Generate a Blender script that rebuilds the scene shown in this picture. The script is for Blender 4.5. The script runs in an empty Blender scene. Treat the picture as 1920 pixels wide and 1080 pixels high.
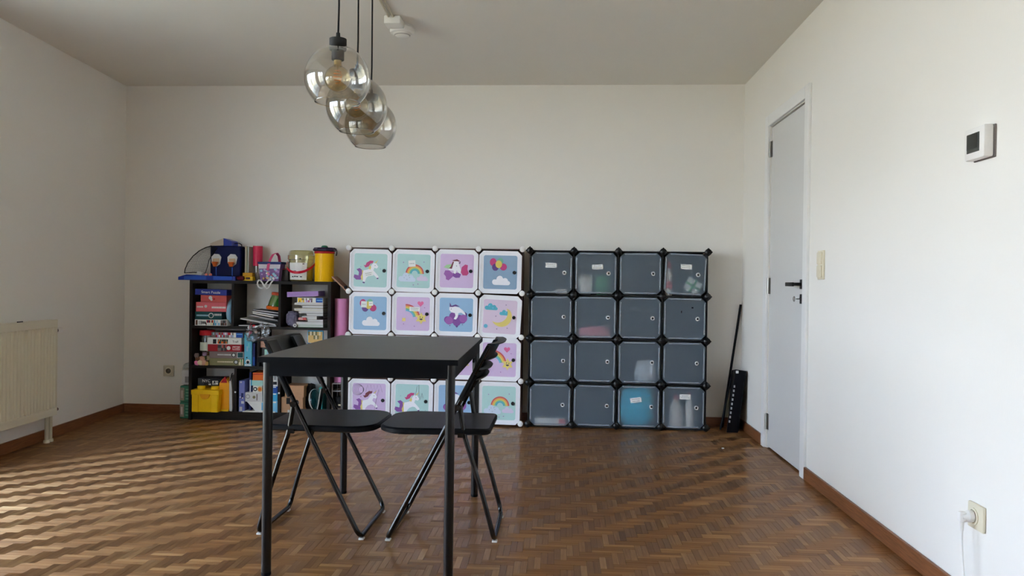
import bpy, bmesh, math, random
from mathutils import Matrix, Vector, noise
random.seed(7)
PI = math.pi
SC = bpy.context.scene
C = SC.collection
R = math.radians

# ------------------------------------------------------------------ camera
F_PX, YAW, PITCH, ROLL, EYE = 1464.5, 0.0620, 0.0070, 0.0130, 1.015
_cy, _sy = math.cos(YAW), math.sin(YAW)
FWD = Vector((-_sy*math.cos(PITCH), _cy*math.cos(PITCH), -math.sin(PITCH)))
_r = Vector((_cy, _sy, 0)); _u = _r.cross(FWD)
RGT = math.cos(ROLL)*_r + math.sin(ROLL)*_u
UPV = math.cos(ROLL)*_u - math.sin(ROLL)*_r
CAM = Vector((0, 0, EYE))
cd = bpy.data.cameras.new('camera'); cd.sensor_width = 36; cd.lens = F_PX/1920*36; cd.clip_start = .05
cam = bpy.data.objects.new('camera', cd); C.objects.link(cam)
m3 = Matrix((RGT, UPV, -FWD)).transposed()
cam.matrix_world = Matrix.Translation(CAM) @ m3.to_4x4()
SC.camera = cam

def at(u, v, Y):                      # the point of the place seen at photo pixel u, v at depth Y
    d = FWD*F_PX + RGT*(u-960) + UPV*(540-v)
    return CAM + d*(Y/d.y)
def proj(P):
    v = Vector(P) - CAM; k = v.dot(FWD)
    return 960+F_PX*v.dot(RGT)/k, 540-F_PX*v.dot(UPV)/k

# ------------------------------------------------------------------ world, sun, exposure
SC.view_settings.view_transform = 'Standard'; SC.view_settings.look = 'None'
SC.view_settings.gamma = 1; SC.view_settings.use_curve_mapping = False
SC.view_settings.exposure = 1.52
W = bpy.data.worlds.new('sky'); SC.world = W; W.use_nodes = True
wn = W.node_tree.nodes; wl = W.node_tree.links
bg = wn['Background']
tc = wn.new('ShaderNodeTexCoord'); sp = wn.new('ShaderNodeSeparateXYZ'); rp = wn.new('ShaderNodeValToRGB')
wl.new(tc.outputs['Generated'], sp.inputs[0]); wl.new(sp.outputs['Z'], rp.inputs[0]); wl.new(rp.outputs[0], bg.inputs[0])
e = rp.color_ramp.elements
e[0].position = 0.0; e[0].color = (.84, .91, 1.0, 1)
e[1].position = .6; e[1].color = (.34, .57, 1.0, 1)
bg.inputs[1].default_value = 7.2
sd = bpy.data.lights.new('sun', 'SUN'); sd.energy = 15.5; sd.angle = R(1); sd.color = (1, .93, .82)
sun = bpy.data.objects.new('sun', sd); C.objects.link(sun)
sun.rotation_euler = (R(20), R(38), 0)          # shines from behind the right wall, onto the garden only
try:
    SC.cycles.use_denoising = True
    SC.cycles.diffuse_bounces = 8; SC.cycles.max_bounces = 14; SC.cycles.transparent_max_bounces = 16
    SC.cycles.sample_clamp_indirect = 12
except Exception: pass

# ------------------------------------------------------------------ materials
MATS = {}
def mat(name, col, rough=.5, metal=0, var=.08, scale=30, bump=0, spec=.32, **kw):
    if name in MATS: return MATS[name]
    m = bpy.data.materials.new(name); m.use_nodes = True; MATS[name] = m
    n = m.node_tree.nodes; l = m.node_tree.links; b = n['Principled BSDF']
    b.inputs['Roughness'].default_value = rough; b.inputs['Metallic'].default_value = metal
    b.inputs['Specular IOR Level'].default_value = spec
    for k, v in kw.items(): b.inputs[k.replace('_', ' ')].default_value = v
    t = n.new('ShaderNodeTexCoord'); nz = n.new('ShaderNodeTexNoise'); nz.inputs['Scale'].default_value = scale
    nz.inputs['Detail'].default_value = 4
    l.new(t.outputs['Object'], nz.inputs['Vector'])
    mx = n.new('ShaderNodeMix'); mx.data_type = 'RGBA'
    mx.inputs['A'].default_value = (*[c*(1-var) for c in col], 1); mx.inputs['B'].default_value = (*[min(1, c*(1+var)) for c in col], 1)
    l.new(nz.outputs['Fac'], mx.inputs['Factor']); l.new(mx.outputs['Result'], b.inputs['Base Color'])
    if bump:
        bp = n.new('ShaderNodeBump'); bp.inputs['Strength'].default_value = bump; bp.inputs['Distance'].default_value = .004
        l.new(nz.outputs['Fac'], bp.inputs['Height']); l.new(bp.outputs[0], b.inputs['Normal'])
    return m
def s2l(r, g, b): return tuple(((c/255+.055)/1.055)**2.4 if c > 10 else c/255/12.92 for c in (r, g, b))
def col(name, r, g, b, rough=.5, **kw): return mat(name, s2l(r, g, b), rough, **kw)

def thin_glass(name, tint, refl=1.0, rough=0.0, ior=1.5):
    m = bpy.data.materials.new(name); m.use_nodes = True; MATS[name] = m
    n = m.node_tree.nodes; l = m.node_tree.links; n.remove(n['Principled BSDF']); out = n['Material Output']
    tr = n.new('ShaderNodeBsdfTransparent'); gl = n.new('ShaderNodeBsdfGlossy'); fr = n.new('ShaderNodeFresnel'); mx = n.new('ShaderNodeMixShader')
    nz = n.new('ShaderNodeTexNoise'); nz.inputs['Scale'].default_value = 3
    c2 = n.new('ShaderNodeMix'); c2.data_type = 'RGBA'
    c2.inputs['A'].default_value = (*[c*.97 for c in tint], 1); c2.inputs['B'].default_value = (*tint, 1)
    l.new(nz.outputs['Fac'], c2.inputs['Factor']); l.new(c2.outputs['Result'], tr.inputs[0])
    gl.inputs['Roughness'].default_value = rough
    ge = n.new('ShaderNodeNewGeometry'); io = n.new('ShaderNodeMix'); io.data_type = 'FLOAT'      # a thin sheet mirrors alike on both sides
    io.inputs['A'].default_value = ior; io.inputs['B'].default_value = 1/ior
    l.new(ge.outputs['Backfacing'], io.inputs['Factor']); l.new(io.outputs['Result'], fr.inputs['IOR'])
    mu = n.new('ShaderNodeMath'); mu.operation = 'MULTIPLY'; mu.use_clamp = True; mu.inputs[1].default_value = refl
    l.new(fr.outputs[0], mu.inputs[0]); l.new(mu.outputs[0], mx.inputs[0]); l.new(tr.outputs[0], mx.inputs[1]); l.new(gl.outputs[0], mx.inputs[2])
    l.new(mx.outputs[0], out.inputs['Surface'])
    return m

def wall_mat(name, c, var=.03, bump=.12):
    m = mat(name, c, .75, var=var, scale=1.3, spec=.25)
    n = m.node_tree.nodes; l = m.node_tree.links; b = n['Principled BSDF']
    t = n.new('ShaderNodeTexCoord'); nz = n.new('ShaderNodeTexNoise'); nz.inputs['Scale'].default_value = 220; nz.inputs['Detail'].default_value = 3
    mp = n.new('ShaderNodeMapping'); mp.inputs['Scale'].default_value = (1, 1, .15)
    l.new(t.outputs['Object'], mp.inputs[0]); l.new(mp.outputs[0], nz.inputs['Vector'])
    bp = n.new('ShaderNodeBump'); bp.inputs['Strength'].default_value = bump; bp.inputs['Distance'].default_value = .002
    l.new(nz.outputs['Fac'], bp.inputs['Height']); l.new(bp.outputs[0], b.inputs['Normal'])
    return m
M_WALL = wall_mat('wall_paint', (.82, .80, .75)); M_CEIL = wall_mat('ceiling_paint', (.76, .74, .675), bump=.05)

def grain_mat(name, c1, c2, rough, axis, scale=14, stretch=12, bump=.1, spec=.5):
    m = bpy.data.materials.new(name); m.use_nodes = True; MATS[name] = m
    n = m.node_tree.nodes; l = m.node_tree.links; b = n['Principled BSDF']; b.inputs['Roughness'].default_value = rough
    b.inputs['Specular IOR Level'].default_value = spec
    t = n.new('ShaderNodeTexCoord'); mp = n.new('ShaderNodeMapping'); s = [stretch]*3; s[axis] = 1; mp.inputs['Scale'].default_value = s
    nz = n.new('ShaderNodeTexNoise'); nz.inputs['Scale'].default_value = scale; nz.inputs['Detail'].default_value = 6
    l.new(t.outputs['Object'], mp.inputs[0]); l.new(mp.outputs[0], nz.inputs['Vector'])
    r = n.new('ShaderNodeValToRGB'); r.color_ramp.elements[0].position = .3; r.color_ramp.elements[1].position = .7
    r.color_ramp.elements[0].color = (*c1, 1); r.color_ramp.elements[1].color = (*c2, 1)
    l.new(nz.outputs['Fac'], r.inputs[0]); l.new(r.outputs[0], b.inputs['Base Color'])
    bp = n.new('ShaderNodeBump'); bp.inputs['Strength'].default_value = bump; bp.inputs['Distance'].default_value = .002
    l.new(nz.outputs['Fac'], bp.inputs['Height']); l.new(bp.outputs[0], b.inputs['Normal'])
    return m

def parquet_mat():
    m = bpy.data.materials.new('parquet_oak'); m.use_nodes = True
    n = m.node_tree.nodes; l = m.node_tree.links; b = n['Principled BSDF']
    def node(t, **k):
        x = n.new(t)
        for a, v in k.items(): setattr(x, a, v)
        return x
    geo = node('ShaderNodeNewGeometry'); tone = node('ShaderNodeAttribute', attribute_name='tone'); gx = node('ShaderNodeAttribute', attribute_name='gx')
    noi = []
    for s in ((9, 160, 1), (160, 9, 1)):
        mp = node('ShaderNodeMapping'); mp.inputs['Scale'].default_value = s
        nz = node('ShaderNodeTexNoise', noise_dimensions='4D'); nz.inputs['Scale'].default_value = 1; nz.inputs['Detail'].default_value = 3
        mu = node('ShaderNodeMath', operation='MULTIPLY'); mu.inputs[1].default_value = 60
        l.new(tone.outputs['Fac'], mu.inputs[0]); l.new(mu.outputs[0], nz.inputs['W'])
        l.new(geo.outputs['Position'], mp.inputs[0]); l.new(mp.outputs[0], nz.inputs['Vector']); noi.append(nz)
    mg = node('ShaderNodeMix', data_type='FLOAT'); l.new(gx.outputs['Fac'], mg.inputs['Factor'])
    l.new(noi[1].outputs['Fac'], mg.inputs['A']); l.new(noi[0].outputs['Fac'], mg.inputs['B'])
    ad = node('ShaderNodeMath', operation='MULTIPLY_ADD'); ad.inputs[1].default_value = .35
    l.new(mg.outputs['Result'], ad.inputs[0]); l.new(tone.outputs['Fac'], ad.inputs[2])
    r = node('ShaderNodeValToRGB'); el = r.color_ramp.elements
    el[0].position = .05; el[0].color = (.14, .054, .020, 1); el[1].position = 1.25; el[1].color = (.70, .42, .18, 1)
    el[1].position = 1.0
    k = r.color_ramp.elements.new(.55); k.color = (.345, .164, .061, 1)
    l.new(ad.outputs[0], r.inputs[0]); l.new(r.outputs[0], b.inputs['Base Color'])
    tg = node('ShaderNodeCombineXYZ'); sb = node('ShaderNodeMath', operation='SUBTRACT'); sb.inputs[0].default_value = 1
    l.new(gx.outputs['Fac'], sb.inputs[1]); l.new(sb.outputs[0], tg.inputs[0]); l.new(gx.outputs['Fac'], tg.inputs[1])
    l.new(tg.outputs[0], b.inputs['Tangent'])
    b.inputs['Roughness'].default_value = .50; b.inputs['Anisotropic'].default_value = .9; b.inputs['Specular IOR Level'].default_value = .22; b.inputs['Metallic'].default_value = .72
    b.inputs['Coat Weight'].default_value = .27; b.inputs['Coat Roughness'].default_value = .11
    bp = node('ShaderNodeBump'); bp.inputs['Strength'].default_value = .12; bp.inputs['Distance'].default_value = .001
    l.new(mg.outputs['Result'], bp.inputs['Height']); l.new(bp.outputs[0], b.inputs['Normal'])
    return m

# ------------------------------------------------------------------ mesh builder
class MB:
    def __init__(s): s.v = []; s.f = []; s.m = []; s.mats = []
    def mi(s, m):
        if m is None: return 0
        if m not in s.mats: s.mats.append(m)
        return s.mats.index(m)
    def add(s, vs, fs, m=None, M=None):
        o = len(s.v); s.v += [tuple(M @ Vector(p)) if M else tuple(p) for p in vs]
        k = s.mi(m)
        for f in fs: s.f.append([i+o for i in f]); s.m.append(k)
        return s
    def box(s, a, b, m=None, M=None):
        x0, y0, z0 = a; x1, y1, z1 = b
        return s.add([(x0,y0,z0),(x1,y0,z0),(x1,y1,z0),(x0,y1,z0),(x0,y0,z1),(x1,y0,z1),(x1,y1,z1),(x0,y1,z1)],
              [(0,3,2,1),(4,5,6,7),(0,1,5,4),(1,2,6,5),(2,3,7,6),(3,0,4,7)], m, M)
    def rbox(s, a, b, r, m=None, M=None, seg=2):
        bm = bmesh.new(); bmesh.ops.create_cube(bm, size=1)
        for v in bm.verts: v.co = Vector([a[i]+(v.co[i]+.5)*(b[i]-a[i]) for i in range(3)])
        bmesh.ops.bevel(bm, geom=bm.edges[:], offset=r, segments=seg, profile=.5, affect='EDGES')
        bm.verts.index_update()
        s.add([v.co[:] for v in bm.verts], [[v.index for v in f.verts] for f in bm.faces], m, M); bm.free(); return s
    def tube(s, pts, r, m=None, n=10, M=None, cap=True, closed=False):
        pts = [Vector(p) for p in pts]; N = len(pts); rs = r if isinstance(r, (list, tuple)) else [r]*N
        vs, fs = [], []; prev = None
        for i, p in enumerate(pts):
            if closed: t = pts[(i+1) % N] - pts[i-1]
            else: t = (pts[min(i+1, N-1)] - pts[max(i-1, 0)])
            t.normalize()
            if prev is None:
                a = Vector((0, 0, 1)) if abs(t.z) < .9 else Vector((1, 0, 0)); prev = t.cross(a).normalized()
            prev = (prev - t*prev.dot(t)).normalized(); w = t.cross(prev)
            for k in range(n):
                an = 2*PI*k/n; vs.append(p + (prev*math.cos(an)+w*math.sin(an))*rs[i])
        L = N if closed else N-1
        for i in range(L):
            for k in range(n):
                j = (i+1) % N
                fs.append((i*n+k, i*n+(k+1) % n, j*n+(k+1) % n, j*n+k))
        if cap and not closed: fs += [tuple(range(n))[::-1], tuple(range((N-1)*n, N*n))]
        return s.add(vs, fs, m, M)
    def lathe(s, prof, m=None, n=24, M=None, cap=True):
        vs, fs = [], []
        for r, z in prof:
            for k in range(n): vs.append((r*math.cos(2*PI*k/n), r*math.sin(2*PI*k/n), z))
        for i in range(len(prof)-1):
            for k in range(n): fs.append((i*n+k, i*n+(k+1) % n, (i+1)*n+(k+1) % n, (i+1)*n+k))
        if cap: fs += [tuple(range(n))[::-1], tuple(range((len(prof)-1)*n, len(prof)*n))]
        return s.add(vs, fs, m, M)
    def prism(s, poly, y0, y1, m=None, M=None):        # polygon in x,z, from y0 (front) to y1
        n = len(poly); vs = [(x, y0, z) for x, z in poly]+[(x, y1, z) for x, z in poly]
        fs = [tuple(range(n)), tuple(range(n, 2*n))[::-1]]+[(i, i+n, (i+1) % n+n, (i+1) % n) for i in range(n)]
        return s.add(vs, fs, m, M)
    def flat(s, poly, y, m): return s.add([(x, y, z) for x, z in poly], [tuple(range(len(poly)))], m)
    def build(s, name, m=None, parent=None, smooth=False, M=None):
        me = bpy.data.meshes.new(name); me.from_pydata(s.v, [], s.f)
        for x in (s.mats or [m]): me.materials.append(x)
        if s.mats: me.polygons.foreach_set('material_index', s.m)
        bm = bmesh.new(); bm.from_mesh(me); bmesh.ops.recalc_face_normals(bm, faces=bm.faces); bm.to_mesh(me); bm.free()
        if smooth:
            me.polygons.foreach_set('use_smooth', [True]*len(me.polygons))
            try: me.set_sharp_from_angle(angle=R(35))
            except Exception: pass
        me.update()
        o = bpy.data.objects.new(name, me); C.objects.link(o)
        if parent: o.parent = parent
        if M is not None: o.matrix_world = M
        return o
def tag(o, label, cat, group=None, kind=None):
    o['label'] = label; o['category'] = cat
    if group: o['group'] = group
    if kind: o['kind'] = kind
    return o
def thing(name, label, cat, loc=(0, 0, 0), rz=0, group=None, kind=None, M=None):
    o = bpy.data.objects.new(name, None); o.empty_display_size = .05; C.objects.link(o)
    if M is not None: o.matrix_world = M
    else: o.location = loc; o.rotation_euler = (0, 0, rz)
    return tag(o, label, cat, group, kind)
def struct(o, label, cat): return tag(o, label, cat, kind='structure')
def dup(o, parent=None):
    c = o.copy(); C.objects.link(c); c.parent = parent
    for ch in o.children: dup(ch, c)
    return c
def words(txt, size, m, parent, x, y, z, name='lettering', ry=0, sx=1):   # raised print that faces the room (-y), centred on x, z
    cu = bpy.data.curves.new(name, 'FONT'); cu.body = txt; cu.size = size; cu.align_x = 'CENTER'; cu.align_y = 'CENTER'; cu.extrude = .0003
    t = bpy.data.objects.new(name, cu); me = bpy.data.meshes.new_from_object(t); bpy.data.objects.remove(t)
    me.materials.clear(); me.materials.append(m); me.name = name
    o = bpy.data.objects.new(name, me); C.objects.link(o); o.parent = parent
    o.matrix_local = Matrix.Translation((x, y, z)) @ Matrix.Rotation(ry, 4, 'Y') @ Matrix.Rotation(PI/2, 4, 'X') @ Matrix.Diagonal((sx, 1, 1, 1))
    return o
def circ(cx, cz, rx, rz=None, n=18, a0=0, a1=2*PI):
    rz = rz or rx; full = abs(a1-a0-2*PI) < 1e-6; k = n if full else n+1
    return [(cx+rx*math.cos(a0+(a1-a0)*i/n), cz+rz*math.sin(a0+(a1-a0)*i/n)) for i in range(k)]
def arc(cx, cz, r0, r1, a0, a1, n=14):
    A = [a0+(a1-a0)*i/n for i in range(n+1)]
    return [(cx+r1*math.cos(a), cz+r1*math.sin(a)) for a in A]+[(cx+r0*math.cos(a), cz+r0*math.sin(a)) for a in A[::-1]]

# ------------------------------------------------------------------ the room
XL, XR, YB, YN, ZC = -3.279, 1.302, 5.70, -1.5, 2.456
LW = .0912                                             # the left wall runs in a little towards the viewer
def leftx(y): return XL + LW*(5.666-y)
t_ = Vector((LW, -1, 0)).normalized(); n_ = Vector((1, LW, 0)).normalized()
ML = Matrix(((t_.x, n_.x, 0, leftx(YB)), (t_.y, n_.y, 0, YB), (0, 0, 1, 0), (0, 0, 0, 1)))   # x along wall from the back corner, y into the room
M_BASE = grain_mat('baseboard_oak', s2l(108, 66, 38), s2l(146, 94, 60), .38, 0, 12, 16, .05)
M_WHITE = col('white_lacquer', 226, 226, 224, .35, var=.02)
M_FRAME = col('window_white', 225, 225, 222, .4, var=.02)

struct(MB().box((XL-.3, YB, -.1), (XR+.3, YB+.2, ZC+.1)).build('wall_back', M_WALL), 'pale grey-white painted wall behind the shelf and cube cabinets', 'wall')
struct(MB().box((-3.3, YN-.2, -.1), (XR+.3, YN, ZC+.1)).build('wall_near', M_WALL), 'plain white wall on the viewer\'s side of the room', 'wall')
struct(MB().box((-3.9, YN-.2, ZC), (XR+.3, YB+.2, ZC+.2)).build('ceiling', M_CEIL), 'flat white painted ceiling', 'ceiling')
# right wall with a door opening
DY0, DY1, DZ = 4.262, 4.992, 2.012
b = MB().box((XR, YN, -.1), (XR+.2, DY0, ZC+.1)).box((XR, DY1, -.1), (XR+.2, YB, ZC+.1)).box((XR, DY0, DZ), (XR+.2, DY1, ZC+.1)).box((XR+.12, DY0, -.1), (XR+.2, DY1, DZ))
struct(b.build('wall_right', M_WALL), 'long white painted wall with door and thermostat', 'wall')
# left wall with two windows towards the viewer
W1 = (2.08, 4.00, .06, 2.22); W2 = (4.55, 5.95, .06, 2.22)
b = MB()
b.box((-.05, -.3, -.1), (W1[0], 0, ZC+.1)); b.box((W1[0], -.3, -.1), (W1[1], 0, W1[2])); b.box((W1[0], -.3, W1[3]), (W1[1], 0, ZC+.1))
b.box((W1[1], -.3, -.1), (W2[0], 0, ZC+.1)); b.box((W2[0], -.3, -.1), (W2[1], 0, W2[2])); b.box((W2[0], -.3, W2[3]), (W2[1], 0, ZC+.1))
b.box((W2[1], -.3, -.1), (7.4, 0, ZC+.1))
struct(b.build('wall_left', M_WALL, M=ML), 'grey-white wall behind the radiator', 'wall')
M_PANE = thin_glass('window_glass', (.97, .98, .98))
def window(name, w, nx, nz, label, split):
    t = thing(name, label, 'window', kind='structure', M=ML)
    s0, s1, z0, z1 = w; d0, d1 = -.16, -.10
    f = MB(); q = .06
    f.box((s0, d0, z0), (s0+q, d1, z1)).box((s1-q, d0, z0), (s1, d1, z1)).box((s0+q, d0, z0), (s1-q, d1, z0+q)).box((s0+q, d0, z1-q), (s1-q, d1, z1))
    mid = (s0+s1)/2; f.box((mid-.05, d0, z0+q), (mid+.05, d1, z1-q))
    f.build('frame', M_FRAME, t)
    for a, c in ((s0+q, mid-.05), (mid+.05, s1-q)):
        ws = (c-a)/nx; hs = (z1-z0-2*q)/nz
        for i in range(1, nx): MB().box((a+i*ws-.012, d0+.01, z0+q), (a+i*ws+.012, d1-.01, z1-q)).build('glazing_bar', M_FRAME, t)
        for j in range(1, nz): MB().box((a, d0+.012, z0+q+j*hs-.012), (c, d1-.012, z0+q+j*hs+.012)).build('glazing_bar', M_FRAME, t)
        for i in range(nx):
            for j in range(nz): MB().box((a+i*ws, -.132, z0+q+j*hs), (a+(i+1)*ws, -.128, z0+q+(j+1)*hs)).build('pane', M_PANE, t)
    if z0 > .3: MB().rbox((s0-.03, -.10, z0-.03), (s1+.03, .03, z0), .006).build('window_sill', M_WHITE, t)
    pl = bpy.data.lights.new('window_portal', 'AREA'); pl.shape = 'RECTANGLE'; pl.size = s1-s0; pl.size_y = z1-z0
    po = bpy.data.objects.new('window_portal', pl); C.objects.link(po); pl.cycles.is_portal = True
    po.matrix_world = ML @ Matrix.Translation((mid, -.2, (z0+z1)/2)) @ Matrix.Rotation(-PI/2, 4, 'X') @ Matrix.Rotation(PI, 4, 'Z')
window('window_1', W1, 2, 4, 'white framed glazed garden door with small panes beside the radiator', 1)
window('window_2', W2, 2, 4, 'second white framed glazed garden door, further from the radiator', 1)
# garden outside
M_GARD = mat('garden_lawn', (.46, .375, .235), .9, var=.3, scale=2)
struct(MB().box((-40, -30, -.3), (-3.7, 40, -.12)).build('ground', M_GARD), 'sunlit lawn outside the windows', 'lawn')

# baseboards
def base(name, p0, p1, M, label):
    o = MB().rbox((p0, 0, 0), (p1, .014, .066), .003).build(name, M_BASE, M=M); return struct(o, label, 'baseboard')
MBK = Matrix(((-1, 0, 0, XR), (0, -1, 0, YB), (0, 0, 1, 0), (0, 0, 0, 1)))
MRT = Matrix(((0, -1, 0, XR), (1, 0, 0, 0), (0, 0, 1, 0), (0, 0, 0, 1)))   # x = world y, y into the room
base('baseboard_back', .0, XR-leftx(YB), MBK, 'brown wooden baseboard along the back wall')
base('baseboard_left', .014, 7.1, ML, 'brown wooden baseboard below the radiator wall')
base('baseboard_right', YN, 4.19, MRT, 'brown wooden baseboard from the door towards the viewer')
base('baseboard_right_corner', 5.064, YB-.014, MRT, 'short brown baseboard between the door and the back corner')

# ------------------------------------------------------------------ parquet floor: two-strip herringbone
M_PARQ = parquet_mat()
M_SUB = mat('floor_joint', (.045, .022, .011), .7)
floor = struct(MB().box((-4.0, YN-.2, -.12), (XR+.3, YB+.2, -.004)).build('floor', M_SUB), 'brown herringbone parquet floor', 'floor')
SW, SL = .0238, .119; PW = 2*SW; G = .0004
def strip_mesh(name, gx, tone):
    lx, ly = (SL/2-G, SW/2-G) if gx else (SW/2-G, SL/2-G)
    vs = [(-lx,-ly,0),(lx,-ly,0),(lx,ly,0),(-lx,ly,0),(-lx,-ly,-.005),(lx,-ly,-.005),(lx,ly,-.005),(-lx,ly,-.005)]
    fs = [(0,1,2,3),(0,4,5,1),(1,5,6,2),(2,6,7,3),(3,7,4,0)]
    return vs, fs
strips = []
for k in range(-45, 60):
    for i in range(-140, 190):
        ox = 0.013 + i*PW + k*(PW+SL); oy = 2.6 + i*PW + k*(PW-SL)
        for j in range(2):
            cx, cy_ = ox+SL/2, oy+(j+.5)*SW
            if leftx(cy_)-.065 < cx < XR+.065 and YN < cy_ < YB+.065: strips.append((cx, cy_, 1))
            cx, cy_ = ox+SL+(j+.5)*SW, oy+PW-SL/2
            if leftx(cy_)-.065 < cx < XR+.065 and YN < cy_ < YB+.065: strips.append((cx, cy_, 0))
def vis(s):
    if s[1] < 1.5: return 9e9
    u, v = proj((s[0], s[1], 0))
    return s[1] if (-10 < u < 1930 and v < 1085) else 9e9
strips.sort(key=vis)
def tone(): return min(.8, max(0, random.gauss(.36, .095)))
NV = 16; var = {}
for gx in (0, 1):
    for q in range(NV):
        tn = min(.8, max(0,   .36+.095*[-1.9,-1.4,-1.1,-.85,-.65,-.45,-.27,-.1,.1,.27,.45,.65,.85,1.1,1.5,2.1][q]))
        vs, fs = strip_mesh('strip', gx, tn); me = bpy.data.meshes.new('parquet_strip'); me.from_pydata(vs, [], fs); me.materials.append(M_PARQ)
        for nm, val in (('tone', tn), ('gx', float(gx))):
            a = me.attributes.new(nm, 'FLOAT', 'POINT'); a.data.foreach_set('value', [val]*len(me.vertices))
        var[gx, q] = me
for s in strips[:300]:
    o = bpy.data.objects.new('parquet_strip', var[s[2], random.randrange(NV)]); C.objects.link(o); o.parent = floor
    o.location = (s[0], s[1], random.uniform(-.0002, .0002))
V, Fc, T, GX = [], [], [], []
for s in strips[300:]:
    vs, fs = strip_mesh('', s[2], 0); o_ = len(V); dz = random.uniform(-.0002, .0002); tn = tone()
    V += [(p[0]+s[0], p[1]+s[1], p[2]+dz) for p in vs]; Fc += [[i+o_ for i in f] for f in fs]; T += [tn]*8; GX += [float(s[2])]*8
me = bpy.data.meshes.new('parquet_strips'); me.from_pydata(V, [], Fc); me.materials.append(M_PARQ)
for nm, val in (('tone', T), ('gx', GX)):
    a = me.attributes.new(nm, 'FLOAT', 'POINT'); a.data.foreach_set('value', val)
o = bpy.data.objects.new('parquet_strips', me); C.objects.link(o); o.parent = floor; o['kind'] = 'stuff'

# ------------------------------------------------------------------ door in the right wall
M_DOOR = col('door_white', 212, 212, 210, .4, var=.015); M_CAS = col('casing_white', 232, 232, 230, .4, var=.015)
M_BLKM = col('black_metal', 18, 18, 20, .35); M_STEEL = col('brushed_steel', 150, 148, 140, .35, metal=1); M_DARK = col('dark_void', 12, 11, 10, .8)
d = thing('door_1', 'white flush interior door with black lever handle', 'door', kind='structure', M=MRT)
f = MB(); cw = .072
f.rbox((DY0-cw, 0, 0), (DY0-.004, .016, DZ+cw), .003); f.rbox((DY1+.004, 0, 0), (DY1+cw, .016, DZ+cw), .003); f.rbox((DY0-.004, 0, DZ+.004), (DY1+.004, .016, DZ+cw), .003)
f.build('casing', M_CAS, d)
leaf = MB().rbox((DY0+.004, -.05, .012), (DY1-.004, -.006, DZ-.008), .002).build('door_leaf', M_DOOR, d)
for hz in (1.87, 1.015, .165):
    h = MB().box((DY1-.03, -.006, hz-.05), (DY1-.004, -.004, hz+.05)).tube([(DY1-.002, .002, hz-.05), (DY1-.002, .002, hz+.05)], .0065)
    h.build('hinge', M_STEEL, leaf, True)
h = MB().rbox((DY0+.028, -.006, 1.0), (DY0+.078, .004, 1.052), .002).tube([(DY0+.053, .004, 1.026), (DY0+.053, .05, 1.026)], .009)
h.rbox((DY0+.045, .042, 1.014), (DY0+.185, .052, 1.036), .003); h.build('lever_handle', M_BLKM, leaf, True)
k = MB().rbox((DY0+.022, -.006, .92), (DY0+.074, .004, .972), .002).build('lock_plate', M_BLKM, leaf)
MB().tube([(DY0+.048, .004, .946), (DY0+.048, .03, .946)], .003).tube([(DY0+.048+.013*math.cos(a), .041+.0*a, .946+.013*math.sin(a)) for a in [2*PI*i/14 for i in range(14)]], .0025, closed=True, n=6).build('key', M_STEEL, leaf, True)

# ------------------------------------------------------------------ things on the right wall
M_BEIGE = col('switch_beige', 222, 214, 190, .4, var=.02); M_APPL = col('appliance_white', 232, 230, 226, .4, var=.02); M_LCD = col('display_glass', 62, 66, 64, .15); M_LCD2 = col('display_dark', 40, 44, 42, .2)
t = thing('thermostat', 'white square room thermostat with grey display high on the right wall', 'thermostat', M=MRT)
MB().rbox((2.435, 0, 1.412), (2.555, .006, 1.512), .002).build('back_plate_shadow', col('plate_shadow_grey', 120, 112, 108, .5), t)  # grey edge past the body stands in for its thin shadow on the wall
MB().rbox((2.437, .006, 1.414), (2.553, .036, 1.512), .006).build('body', M_APPL, t, True)
s = MB().rbox((2.463, .034, 1.435), (2.535, .0375, 1.494), .001).build('screen', M_LCD, t)
MB().box((2.475, .0375, 1.446), (2.534, .0382, 1.492)).build('screen_inset', M_LCD2, s)
t = thing('light_switch', 'beige double rocker light switch beside the door', 'switch', M=MRT)
MB().rbox((3.945, 0, 1.05), (4.03, .010, 1.195), .003).build('plate', M_BEIGE, t, True)
for z in (1.06, 1.126): MB().rbox((3.957, .009, z), (4.018, .019, z+.060), .004).build('rocker', M_BEIGE, t, True)
t = thing('wall_socket', 'beige power socket low on the right wall with a plug in it', 'socket', M=MRT)
MB().rbox((2.455, 0, .268), (2.545, .011, .348), .004).build('plate', M_BEIGE, t, True)
MB().lathe([(.026, 0), (.026, .004), (.021, .005), (.021, .0012), (.0, .001)], n=28, M=Matrix.Translation((2.505, .0105, .308)) @ Matrix.Rotation(-PI/2, 4, 'X'), cap=False).build('socket_ring', M_BEIGE, t, True)
t = thing('power_plug', 'white plug with a thin hanging cable in the right wall socket', 'plug', M=MRT)
MB().lathe([(.0, 0), (.0185, 0), (.0185, .014), (.014, .020), (.013, .034), (.0, .036)], n=20, M=Matrix.Translation((2.505, .0165, .308)) @ Matrix.Rotation(-PI/2, 4, 'X'), cap=False).rbox((2.494, .036, .29), (2.516, .058, .322), .005).build('plug_body', M_APPL, t, True)
pts = [(2.505, .048, .292), (2.503, .048, .262), (2.500, .049, .225), (2.492, .05, .17), (2.478, .05, .10), (2.465, .048, .05), (2.44, .05, .012), (2.30, .06, .006), (2.1, .05, .006)]
MB().tube([(2.505, .048, .296), (2.504, .048, .262)], [.008, .005]).build('strain_relief', M_APPL, t, True)
MB().tube(pts, .0032, n=8).build('cable', M_APPL, t, True)

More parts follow.
